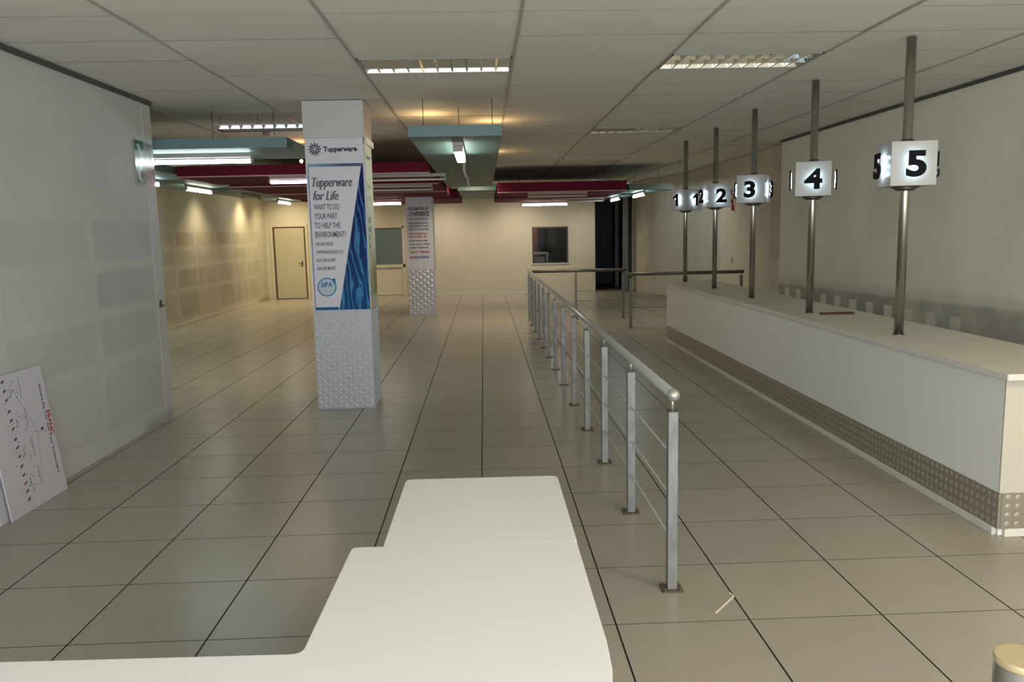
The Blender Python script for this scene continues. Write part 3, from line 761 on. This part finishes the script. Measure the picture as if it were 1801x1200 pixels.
polyp([(-1.395, 1.005), (-1.092, 1.005), (-1.098, 2.405), (-1.118, 2.405)]).build('wave_picture', 'wave', p1)
# logo rosette and name
lg = MB(); c = (-1.557, 2.573)
for ring, (rr, n, sz) in enumerate(((.057, 12, .007), (.040, 12, .0075), (.022, 6, .006))):
    for k in range(n):
        a = 2*PI*(k+(.5 if ring == 1 else 0))/n
        lg = merge(lg, polyp([(c[0]+rr*math.cos(a)+sz*math.cos(q*PI/3), c[1]+rr*math.sin(a)+sz*math.sin(q*PI/3)) for q in range(6)], .0002))
for k in range(12):
    a = 2*PI*k/12; ca, sa = math.cos(a), math.sin(a); b_ = .003
    lg = merge(lg, polyp([(c[0]+.012*ca-b_*sa, c[1]+.012*sa+b_*ca), (c[0]+.012*ca+b_*sa, c[1]+.012*sa-b_*ca),
                          (c[0]+.057*ca+b_*sa, c[1]+.057*sa-b_*ca), (c[0]+.057*ca-b_*sa, c[1]+.057*sa+b_*ca)], .0001))
lg.build('rosette_logo', 'ink', p1)
at(text_mb('Tupperware', .048, .034, width=.325), -1.475, yf-.0006, 2.55).build('brand_lettering', 'ink', p1)
at(text_mb('®', .014, .0, width=.012), -1.145, yf-.0006, 2.60).build('brand_lettering', 'ink', p1)
# slanted script title built with thick and thin strokes
def didone(body, h, width, x, z):
    # thick uprights, hairline horizontals: a light face smeared sideways
    mb = MB()
    for k in range(4): mb = merge(mb, at(text_mb(body, h, -.004, .30, width=width), x+k*.0026, yf-.0006-k*.00002, z))
    mb.build('title_lettering', 'ink_grey', p1)
didone('Tupperware', .095, .385, -1.602, 2.215)
didone('for Life', .095, .245, -1.600, 2.085)
for body, z, h, wd, mm in (('WANT TO DO', 1.995, .055, .25, 'ink_grey'), ('YOUR PART', 1.905, .055, .225, 'ink_grey'), ('TO HELP THE', 1.815, .055, .25, 'ink_grey'),
                           ('ENVIRONMENT?', 1.725, .058, .30, 'ink_grey'), ('USE AND REUSE', 1.645, .032, .17, 'ink_grey'), ('TUPPERWARE PRODUCTS,', 1.565, .032, .265, 'ink_grey'),
                           ('HELP OUR PLANET', 1.485, .032, .19, 'ink_grey'), ('AND SAVE MONEY!', 1.405, .034, .185, 'ink_grey')):
    at(text_mb(body, h, .020, width=wd), -1.597, yf-.0006, z).build('lettering', mm, p1)
# round badge
def ring(cx, cz, r0, r1, n=32, a0=0, a1=2*PI, dy=0, y=None):
    yy = (yf if y is None else y)-dy; mb = MB()
    for k in range(n):
        t0, t1 = a0+(a1-a0)*k/n, a0+(a1-a0)*(k+1)/n
        q = [(cx+r*math.cos(t), cz+r*math.sin(t)) for r, t in ((r0, t0), (r1, t0), (r1, t1), (r0, t1))]
        mb.add([(x, yy-.0006, z) for x, z in q], [(0, 1, 2, 3)])
    return mb
polyp([(-1.508+.088*math.cos(2*PI*k/28), 1.235+.088*math.sin(2*PI*k/28)) for k in range(28)]).build('badge', 'ink_paleblue', p1)
ring(-1.508, 1.235, .082, .093, dy=.0004).build('badge_ring', 'ink_teal', p1)
polyp([(-1.463, 1.31), (-1.425, 1.325), (-1.420, 1.275), (-1.435, 1.262)], .0008).build('badge_arrow', 'ink_teal', p1)
at(text_mb('BPA', .05, .01, width=.11), -1.562, yf-.0014, 1.235).build('badge_lettering', 'ink_blue', p1)
at(text_mb('FREE', .035, .01, width=.10), -1.556, yf-.0014, 1.18).build('badge_lettering', 'ink_palegold', p1)
# side poster (faces +X): thin lettering and a tall plant picture
def side(mb, z=0, y=0):   # from XZ-plane facing -Y to facing +X ; local x -> world y
    mb.v = [Vector((PX1+.0042-p.y, PY0+.04+y+p.x, p.z+z)) for p in mb.v]; return mb
side(text_mb('Tupperware', .045, .02, width=.30), 2.49, .06).build('side_lettering', 'ink_grey', p1)
for k, (tx, z, wd, mm) in enumerate((('Tupperware', 2.2, .36, 'ink_pale'), ('for Life', 2.08, .26, 'ink_pale'), ('REDUCE', 1.86, .2, 'ink_grey'), ('REUSE', 1.77, .18, 'ink_grey'), ('AND', 1.69, .1, 'ink_grey'), ('SAVE', 1.60, .12, 'ink_grey'))):
    side(text_mb(tx, .055, .01, .2 if k < 2 else 0, width=wd), z, .03+.0*k).build('side_lettering', mm, p1)
R4 = random.Random(2)
lv = {'ink_green': MB(), 'ink_pale': MB(), 'ink_orange': MB()}
for k in range(26):
    x = R4.uniform(.03, .42); h = R4.uniform(.25, .52)*(1 if x > .12 else .75); wv = R4.uniform(.012, .022); ln = R4.uniform(-.05, .05)
    kk = 'ink_orange' if x > .30 and k % 2 else R4.choice(['ink_green', 'ink_green', 'ink_pale'])
    lv[kk] = merge(lv[kk], side(polyp([(x-wv, 1.12+.1*R4.random()), (x+wv, 1.12), (x+ln+wv*.6, 1.12+h*.6), (x+ln*1.5, 1.12+h)], 0.0002*k/5, y=0)))
for kk, mb in lv.items(): mb.build('plant_picture', kk, p1)

QX0, QX1, QY0, QY1 = -1.575, -1.015, 17.1, 17.65
p2 = pillar('far square pillar with small coloured lettering above silver checker plate', QX0, QX1, QY0, QY1, H, .97, 2.57, True, .075)
MB().box(QX0, QX1, QY0-.004, QY0+.01, .97, 2.60).build('poster_panel', 'print_white', p2)
MB().box(QX1-.01, QX1+.002, QY0+.011, QY1, .97, 2.60).build('side_poster_panel', 'pillar_white', p2)
for body, z, h, mm, wd in (('DECLARATION OF', 2.235, .07, 'ink', .42), ('CONFIDENCE', 2.12, .09, 'ink', .43), ('CREATING BETTER LIVES AND', 2.035, .035, 'ink_grey', .41),
                          ('THROUGH EVERYTHING WE DO', 1.945, .035, 'ink', .42), ('WORK, WE SPEAK TO GROW', 1.88, .04, 'ink', .42), ('PEOPLE OF OUR OWN AND', 1.815, .04, 'ink', .42),
                          ('ENTHUSIASM & A', 1.72, .045, 'ink_red', .38), ('TREASURED LIFE', 1.655, .045, 'ink_red', .37),
                          ('UNDERSTANDING A HOME', 1.575, .035, 'ink', .38), ('WE WILL ALWAYS CONTINUE', 1.50, .04, 'ink', .43), ('INSPIRING GENERATIONS', 1.43, .035, 'ink', .40)):
    at(text_mb(body, h, .03, width=wd, res=1), QX0+.055, QY0-.0046, z).build('lettering', mm, p2)
for body, z, x, wd, mm in (('ABILITY', 1.325, .055, .2, 'ink_olive'), ('VISION', 1.325, .275, .19, 'ink_magenta'), ('AND', 1.215, .055, .09, 'ink_red'), ('RECOGNITION', 1.215, .155, .30, 'ink_blue')):
    at(text_mb(body, .06, .04, width=wd, res=1), QX0+x, QY0-.0046, z).build('lettering', mm, p2)

# ------------------------------------------------------------------ railings
def post_mb(x, y, top, face=True, w=.046, dpt=.046):
    return MB().box(x-w/2, x+w/2, y-dpt/2, y+dpt/2, .008, top)
def railing(label, pts, ends, main=True, top=.97, rods=(.67, .46, .25), ball=False):
    t = thing('queue_railing', label, 'railing', (*pts[0], 0), 0, 'grey metal queue railings')
    a, b_ = Vector((*ends[0], top)), Vector((*ends[1], top))
    rm = 'rail_metal' if main else 'rail_dark'
    MB().cyl(a, b_, .0245 if main else .031, 16).build('handrail', rm, t)
    for e in (a, b_):
        if ball: MB().sphere(e, .030, 16, 10).build('end_ball', rm, t)
    for z in rods:
        MB().cyl((pts[0][0]-(0 if main or top < 0 else 0), pts[0][1], z), (*pts[-1], z), .0055, 8).build('horizontal_rod', rm, t)
    for (x, y) in pts:
        p_ = post_mb(x, y, .885).build('post', 'galv' if main else 'rail_dark', t, bevel=.003)
        MB().box(x-.052, x+.052, y-.045, y+.045, 0, .008).build('base_plate', 'galv_rust', p_, bevel=.002)
        for sx in (-1, 1):
            for sy in (-1, 1):
                if y < 8.5: MB().cyl((x+sx*.038, y+sy*.033, .008), (x+sx*.038, y+sy*.033, .018), .008, 6).build('bolt', 'galv_rust', p_)
        MB().cyl((x, y, .885), (x, y, top-.02), .007, 8).build('pin', rm, p_)
        MB().box(x-.025, x+.025, y-.025, y+.025, .883, .889).build('post_cap', 'steel_dark', p_)
    return t
RX = .925
ys = [3.64, 4.71, 5.78, 6.79, 7.80, 8.86, 9.88, 10.9, 11.85, 12.80, 13.75, 14.68, 15.6]
railing('long queue railing running down the hall from the near ball end', [(RX, y) for y in ys], [(RX-.01, 3.58), (RX, 15.64)], True, .975, ball=True)
railing('short far queue railing crossing in front of the corridor mouth', [(1.85, 15.6), (2.78, 15.58)], [(RX+.06, 15.62), (2.84, 15.58)], False, .955, (.56, .36))
railing('short queue railing crossing behind the far end of the counter', [(2.63, 13.95), (3.62, 13.95), (4.60, 13.95)], [(2.58, 13.95), (4.64, 13.95)], False, .955, (.56, .36))

# ------------------------------------------------------------------ service counter
CXF, CXB, CYN, CYF, CH = 2.87, 3.56, 4.14, 12.2, .93
c = thing('service_counter', 'long white service counter with dark checker kick plate and five poles on it', 'counter', (3.2, 8.2, 0))
MB().box(CXF+.012, CXB, CYN+.012, CYF-.012, .002, CH-.035).build('carcass', 'counter_white', c)
MB().box(CXF, CXF+.012, CYN+.0125, CYF, .25, CH-.035).build('front_panel', 'counter_white', c)
MB().box(CXF, CXB, CYN, CYN+.012, .25, CH-.035).build('end_panel', 'counter_warm_lit', c, label='end panel facing the viewer, warm light tinted into its colour')
MB().box(CXF+.012, CXB, CYF-.012, CYF, .25, CH-.035).build('end_panel', 'counter_warm_lit', c)
MB().box(CXF-.004, CXF+.012, CYN-.002, CYF, .045, .25).build('kick_plate', 'checker', c)
MB().box(CXF+.012, CXB, CYN-.006, CYN+.012, .045, .25).build('kick_plate', 'checker', c)
MB().box(CXF-.012, CXF+.012, CYN+.03, CYF, .0, .045).build('skirting_board', 'skirting', c, bevel=.003)
MB().box(CXF+.035, CXB, CYN-.012, CYN+.012, .0, .045).build('skirting_board', 'skirting', c, bevel=.003)
def dome(mb, cx, cy, cz, nrm, r, h):
    # small raised stud, nrm 'x' faces -X, 'y' faces -Y
    for k in range(2):
        pass
    pts = []; n = 6
    for k in range(n):
        a = 2*PI*k/n; u, v = r*math.cos(a), r*math.sin(a)
        pts.append((cx, cy+u, cz+v) if nrm == 'x' else (cx+u, cy, cz+v))
    pts.append((cx-h, cy, cz) if nrm == 'x' else (cx, cy-h, cz))
    mb.add(pts, [(k, (k+1) % n, n) for k in range(n)], 0, True)
ks = MB()
y = CYN+.03
n_ = 0
while y < CYF:
    for k in range(4): dome(ks, CXF-.004, y, .072+.051*k+(.0 if n_ % 2 else .0), 'x', .017, .005)
    y += .052; n_ += 1
ks.build('plate_studs', 'checker_bump', c, kind='stuff')
ks = MB()
x = CXF+.05
while x < CXB:
    for k in range(4): dome(ks, x, CYN-.006, .072+.051*k, 'y', .017, .005)
    x += .055
ks.build('plate_studs', 'checker_bump', c, kind='stuff')
MB().box(CXF-.035, CXB+.03, CYN-.06, CYF+.03, CH-.035, CH).build('counter_top', 'counter_top', c, bevel=.003)
MB().box(CXF-.0385, CXF-.035, CYN-.06, CYF+.03, CH-.034, CH-.001).box(CXF-.036, CXB+.03, CYN-.0635, CYN-.06, CH-.034, CH-.001).build('edge_band', 'skirting', c)
tag(MB().box(3.12, 3.42, 7.10, 7.16, CH, CH+.018).build('wooden_strip', 'wood_strip', bevel=.003), 'dark red brown wooden strip lying on the counter by pole number four', 'wood strip')

# ------------------------------------------------------------------ numbered poles
def sign_pole(num, x, y, th, word):
    t = thing('number_pole', 'steel pole on the counter carrying a lit white box with the number %s' % word, 'sign', (x, y, CH), 0, 'numbered poles on the service counter')
    r = .033 if y < 8 else .031
    MB().cyl((x, y, CH+.006), (x, y, H-.004), r, 24).build('pole', 'steel', t)
    MB().cyl((x, y, CH), (x, y, CH+.006), r+.012, 24).build('foot_collar', 'steel', t)
    z0, z1 = 2.0, 2.305; hw = .152
    MB().cyl((x, y, z0-.006), (x, y, z0), .095, 24).cyl((x, y, z0-.03), (x, y, z0-.006), .055, 24, r1=.093).build('support_dish', 'steel_dark', t)
    MB().cyl((x, y, z1), (x, y, z1+.025), r+.008, 24).build('top_collar', 'steel_dark', t)
    Rm = Matrix.Translation((x, y, 0)) @ Matrix.Rotation(-th, 4, 'Z')
    b_ = MB().box(-hw, hw, -hw, hw, z0, z1).xf(Rm).build('sign_box', 'acrylic', t, bevel=.004)
    base = text_mb(num, .170, .040, depth=.012, res=6)
    def one(h, g, y0, y1):
        k_ = h/.17
        pts = [(.046+g, g), (.088-g, g), (.088-g, .172-g), (.058+g, .172-g), (.0+g, .128-g), (.0+g, .094+g), (.046+g, .118)]
        n = len(pts); m_ = MB()
        m_.add([(x_*k_, y0, z_*k_) for x_, z_ in pts]+[(x_*k_, y1, z_*k_) for x_, z_ in pts],
               [tuple(range(n)), tuple(range(n, 2*n))]+[(i, (i+1) % n, n+(i+1) % n, n+i) for i in range(n)])
        return m_
    if num == '1': base = one(.172, 0, 0, -.012)
    xs = [p.x for p in base.v]; cxm = (min(xs)+max(xs))/2
    back = text_mb(num, .152, .0, depth=.001, res=4) if num != '1' else one(.155, .008, 0, -.001)
    xs2 = [p.x for p in back.v]; cx2 = (min(xs2)+max(xs2))/2
    kx = 1.2 if num != '1' else 1.0
    for q in range(4):
        Rq = Rm @ Matrix.Rotation(q*PI/2, 4, 'Z')
        d_ = MB(); d_.v = [Vector(((p.x-cxm)*kx, p.y-hw-.045, p.z+z0+.068)) for p in base.v]; d_.f = [list(f) for f in base.f]; d_.mi = base.mi[:]; d_.sm = base.sm[:]
        d_.xf(Rq).build('digit', 'digit_black', b_)
        g_ = MB(); g_.v = [Vector(((p.x-cx2)*kx, p.y-hw-.034, p.z+z0+.075)) for p in back.v]; g_.f = [list(f) for f in back.f]; g_.mi = back.mi[:]; g_.sm = back.sm[:]
        g_.xf(Rq).build('backlight', 'halo', b_)
    return t
PXX = 3.07
for num, word, y, th, xx in (('5', 'five', 5.68, 9, 3.08), ('4', 'four', 7.27, 22, 3.07), ('3', 'three', 8.94, 31, 3.09), ('2', 'two', 10.52, -6, 3.12), ('1', 'one', 12.0, 59, 3.10)):
    sign_pole(num, xx, y, math.radians(th), word)

# ------------------------------------------------------------------ tables in the foreground
def rounded(pts, rs, n=6):
    out = []
    L = len(pts)
    for i in range(L):
        p = Vector(pts[i]); a = Vector(pts[i-1]); b_ = Vector(pts[(i+1) % L]); r = rs[i]
        if r == 0: out.append(tuple(p)); continue
        da = (a-p).normalized(); db = (b_-p).normalized()
        s0 = p+da*r; s1 = p+db*r
        for k in range(n+1):
            t = k/n; out.append(tuple(s0*(1-t)**2+p*2*t*(1-t)+s1*t*t))
    return out
TZ = .75
t = thing('white_desk', 'white L shaped desk top with rounded corner closest to the viewer', 'desk', (-.2, 1.7, 0), 0, 'white desks in the foreground')
poly = rounded([(-.39, 2.447), (-.405, 1.80), (-1.75, 1.83), (-1.75, 1.18), (.33, 1.18), (.33, 2.437)], [.02, .03, .03, .03, .62, .015], 10)
poly = poly[::-1]
MB().prism(poly, TZ-.032, TZ).build('desk_top', 'table_white', t, bevel=.003)
MB().box(-.34, .28, 2.36, 2.38, 0, TZ-.032).box(-.36, -.34, 1.86, 2.36, 0, TZ-.032).build('panel_leg', 'table_white', t)
MB().box(-1.68, -1.66, 1.25, 1.78, 0, TZ-.032).build('panel_leg', 'table_white', t)
MB().box(-1.66, .1, 1.28, 1.30, .2, TZ-.032).build('modesty_panel', 'table_white', t)
t = thing('white_desk', 'small square white desk pushed against the far side of the L shaped one', 'desk', (.02, 2.8, 0), 0, 'white desks in the foreground')
poly = rounded([(-.285, 3.148), (.332, 3.14), (.332, 2.443), (-.292, 2.452)][::-1], [.01, .01, .035, .03][::1], 6)
MB().prism(poly, TZ-.034, TZ-.002).build('desk_top', 'table_white', t, bevel=.003)
for a_ in (-.25, .28): MB().box(a_, a_+.02, 2.50, 3.09, 0, TZ-.034).build('panel_leg', 'table_white', t)
MB().box(-.23, .28, 2.95, 2.97, .25, TZ-.034).build('modesty_panel', 'table_white', t)

# bollard bottom right
t = thing('steel_post', 'round steel post with pale flat cap at the bottom right corner', 'post', (1.035, 1.345, 0))
MB().cyl((1.035, 1.345, .012), (1.035, 1.345, .925), .047, 28).build('post_tube', 'steel', t)
MB().cyl((1.035, 1.345, .925), (1.035, 1.345, .94), .048, 28).build('cap', 'cap_warm_lit', t, bevel=.003)
MB().cyl((1.035, 1.345, 0), (1.035, 1.345, .012), .08, 28).build('foot', 'steel', t)

# scrap on the floor
tag(MB().box(-.105, .10, -.0035, .0035, .0, .003).add([(.10, -.0035, 0), (.10, .0035, 0), (.125, .03, .001), (.117, .032, .001), (.10, -.0035, .003), (.10, .0035, .003), (.125, .03, .004), (.117, .032, .004)],
    [(0, 2, 3, 1), (4, 6, 7, 5), (0, 2, 6, 4), (2, 3, 7, 6), (3, 1, 5, 7)]).xf(Matrix.Translation((1.135, 3.46, .0002)) @ Matrix.Rotation(math.radians(50), 4, 'Z')).build('plastic_strip', 'strip_white'),
    'thin bent white strip lying on a floor tile right of the near railing post', 'scrap')

# ------------------------------------------------------------------ leaning boards
def board(name_lab, y0, y1, xb, xt, h, full):
    # plane: bottom edge at (xb, y, 0), top edge at (xt, y, zt)
    ang = math.asin((xb-xt)/h)
    t = thing('printed_board', name_lab, 'board', (xb, y0, 0), 0, 'printed boards leaning on the left wall')
    # local frame: u along +Y from y0, v up the board, n outwards (+X)
    U = Vector((0, 1, 0)); V = Vector((-math.sin(ang), 0, math.cos(ang))); N = Vector((math.cos(ang), 0, math.sin(ang)))
    O = Vector((xb, y0, 0))
    Fm = Matrix(((U.x, V.x, N.x, O.x), (U.y, V.y, N.y, O.y), (U.z, V.z, N.z, O.z), (0, 0, 0, 1)))
    w = y1-y0
    MB().box(0, w, 0, h, -.010, 0).xf(Fm).build('panel', 'board', t, bevel=.001)
    return t, Fm, w
t1, F1, bw_ = board('white board with red and black diagram and sideways lettering leaning on the left wall', 4.90, 5.57, -2.945, -3.052, .90, True)
def loc(mb): return mb
def to_board(mb, F, u, v, rot):
    # mb in XZ plane facing -Y -> (u, v, n)
    c_, s_ = math.cos(rot), math.sin(rot)
    mb.v = [F @ Vector((u+p.x*c_-p.z*s_, v+p.x*s_+p.z*c_, .0006-p.y)) for p in mb.v]; return mb
def seg(a, b_, wd):
    a = Vector(a); b_ = Vector(b_); d_ = (b_-a).normalized(); n_ = Vector((-d_.y, d_.x))*wd/2
    return [tuple(a+n_), tuple(b_+n_), tuple(b_-n_), tuple(a-n_)]
def flat(polys, F, dn=.0004):
    mb = MB()
    for q in polys:
        mb.add([F @ Vector((x, y, dn)) for x, y in q], [tuple(range(len(q)))])
    return mb
to_board(text_mb('Where Do You', .022, .015, width=.255), F1, bw_-.075, .775, -PI/2).build('lettering', 'ink', t1)
to_board(text_mb('and Your Customers', .022, .015, width=.36), F1, bw_-.075, .50, -PI/2).build('lettering', 'ink', t1)
to_board(text_mb('FRANC', .04, .03, width=.17), F1, bw_-.05, .58, -PI/2).build('red_lettering', 'ink_red', t1)
lines = [seg((.30, .80), (.47, .47), .0035), seg((.47, .47), (.40, .12), .003), seg((.47, .47), (.40, .485), .004), seg((.47, .47), (.52, .47), .003)]
blocks_r, blocks_k, dots = [], [], []
R5 = random.Random(9)
for i, v in enumerate([.86, .80, .74, .665, .605, .55, .48, .425, .365, .30, .24, .185, .13, .075]):
    u = .215
    (blocks_r if i % 3 == 2 else blocks_k).append(seg((u-.014, v-.005), (u+.018, v+.007), .013))
    for k in range(5):
        a_ = (u+R5.uniform(-.07, .07), v+R5.uniform(-.03, .03)); dots.append(seg(a_, (a_[0]+.007, a_[1]+.003), .006))
for v in (.78, .58, .38, .18):
    lines.append(seg((.385, v+.075), (.38, v-.06), .007))
    for k in range(9):
        a_ = (R5.uniform(.29, .37), v+R5.uniform(-.07, .07)); dots.append(seg(a_, (a_[0]+.012*R5.choice((-1, 1)), a_[1]+.006), .006))
    # grey curled arrow
    for k in range(5):
        t0, t1_ = -PI/2+k*.5, -PI/2+(k+1)*.5
        lines.append(seg((.25+.03*math.cos(t0), v+.03*math.sin(t0)), (.25+.03*math.cos(t1_), v+.03*math.sin(t1_)), .008))
blocks_k.append(seg((.515, .475), (.545, .478), .018))
for k in range(5):
    a_ = (.54+R5.uniform(0, .05), .475+R5.uniform(-.03, .03)); dots.append(seg(a_, (a_[0]+.008, a_[1]+.003), .007))
M['ink_line'] = mat('ink_line', (.22, .22, .27), .85, spec=.1)
flat(lines, F1).build('diagram_lines', 'ink_line', t1)
for q in blocks_k: flat([q], F1, .0008).build('diagram_block', 'board_black', t1)
for q in blocks_r: flat([q], F1, .0008).build('diagram_block', 'board_red', t1, label='dark red diagram block')
flat(dots, F1, .0006).build('diagram_dots', 'ink_line', t1)
t2, F2, bw2 = board('second white board mostly hidden behind the printed one on the left wall', 4.83, 5.50, -2.975, -3.066, .89, False)
flat([seg((.03, v), (.034, v-.02), .006) for v in (.62, .58, .54, .5, .46, .42, .3, .26, .2)], F2).build('lettering', 'ink_line', t2)

# ------------------------------------------------------------------ wall sign near the left wall corner
sx = XL+.0035
t = thing('safety_sign', 'glossy green and red pictogram sign high on the near left wall', 'sign', (sx, 7.66, 2.25))
def onwall(pts, x, th=.003):
    n = len(pts); mb = MB()
    mb.add([(x, y, z) for y, z in pts]+[(x+th, y, z) for y, z in pts], [tuple(range(n)), tuple(range(n, 2*n))]+[(i, (i+1) % n, n+(i+1) % n, n+i) for i in range(n)])
    return mb
onwall([(7.45, 2.245), (7.87, 2.235), (7.87, 2.635), (7.45, 2.645)], sx, .006).build('backing', 'sign_pale', t)
onwall([(7.455, 2.25), (7.655, 2.25), (7.655, 2.64), (7.455, 2.64)], sx+.006, .001).build('green_half', 'sign_green', t)
onwall([(7.68, 2.42), (7.86, 2.42), (7.86, 2.625), (7.68, 2.625)], sx+.006, .001).build('brown_quarter', 'sign_brown', t)
onwall([(7.68, 2.245), (7.86, 2.245), (7.86, 2.405), (7.68, 2.405)], sx+.006, .001).build('red_quarter', 'sign_red', t)
onwall([(7.49, 2.60), (7.56, 2.61), (7.60, 2.52), (7.635, 2.52), (7.60, 2.45), (7.53, 2.47), (7.56, 2.53)], sx+.007, .001).build('arrow', 'sign_white', t)
onwall([(7.52, 2.41), (7.48, 2.36), (7.49, 2.30), (7.55, 2.265), (7.60, 2.265), (7.55, 2.30), (7.54, 2.35), (7.60, 2.38), (7.60, 2.42)], sx+.007, .001).build('curved_mark', 'sign_white', t)
onwall([(7.73, 2.26), (7.71, 2.33), (7.75, 2.39), (7.76, 2.32), (7.79, 2.38), (7.83, 2.31), (7.81, 2.26), (7.77, 2.30)], sx+.007, .001).build('flame', 'sign_brown', t)
onwall([(7.71, 2.58), (7.78, 2.60), (7.80, 2.56), (7.80, 2.47), (7.77, 2.47), (7.76, 2.55)], sx+.007, .001).build('extinguisher_mark', 'steel_dark', t)
t = thing('wall_hook', 'small dark bracket at the corner of the near left wall', 'hook', (XL, 7.75, 1.12))
MB().box(XL+.012, XL+.02, 7.73, 7.765, 1.09, 1.16).build('plate', 'steel_dark', t)
MB().cyl((XL+.02, 7.75, 1.11), (XL+.05, 7.75, 1.105), .006, 8).build('peg', 'steel_dark', t)
# ornament on the far right wall
t = thing('hanging_ornament', 'small gold and red ornament hanging on the far right wall behind the numbered boxes', 'ornament', (XFR, 15.2, 2.2))
MB().cyl((XFR-.02, 15.2, 2.34), (XFR-.02, 15.2, 2.42), .006, 6).sphere((XFR-.035, 15.2, 2.31), .035, 10, 8, 1.3).build('bead', 'gold', t)
MB().cyl((XFR-.035, 15.2, 2.05), (XFR-.035, 15.2, 2.27), .03, 8, r1=.012).build('tassel', 'ink_red', t)
t = thing('wall_bracket', 'tiny dark hook on the far right wall below the ornament', 'hook', (XFR, 15.2, 1.07))
MB().cyl((XFR-.001, 15.2, 1.07), (XFR-.03, 15.2, 1.07), .008, 8).box(XFR-.035, XFR-.025, 15.19, 15.21, 1.07, 1.16).build('peg', 'steel_dark', t)
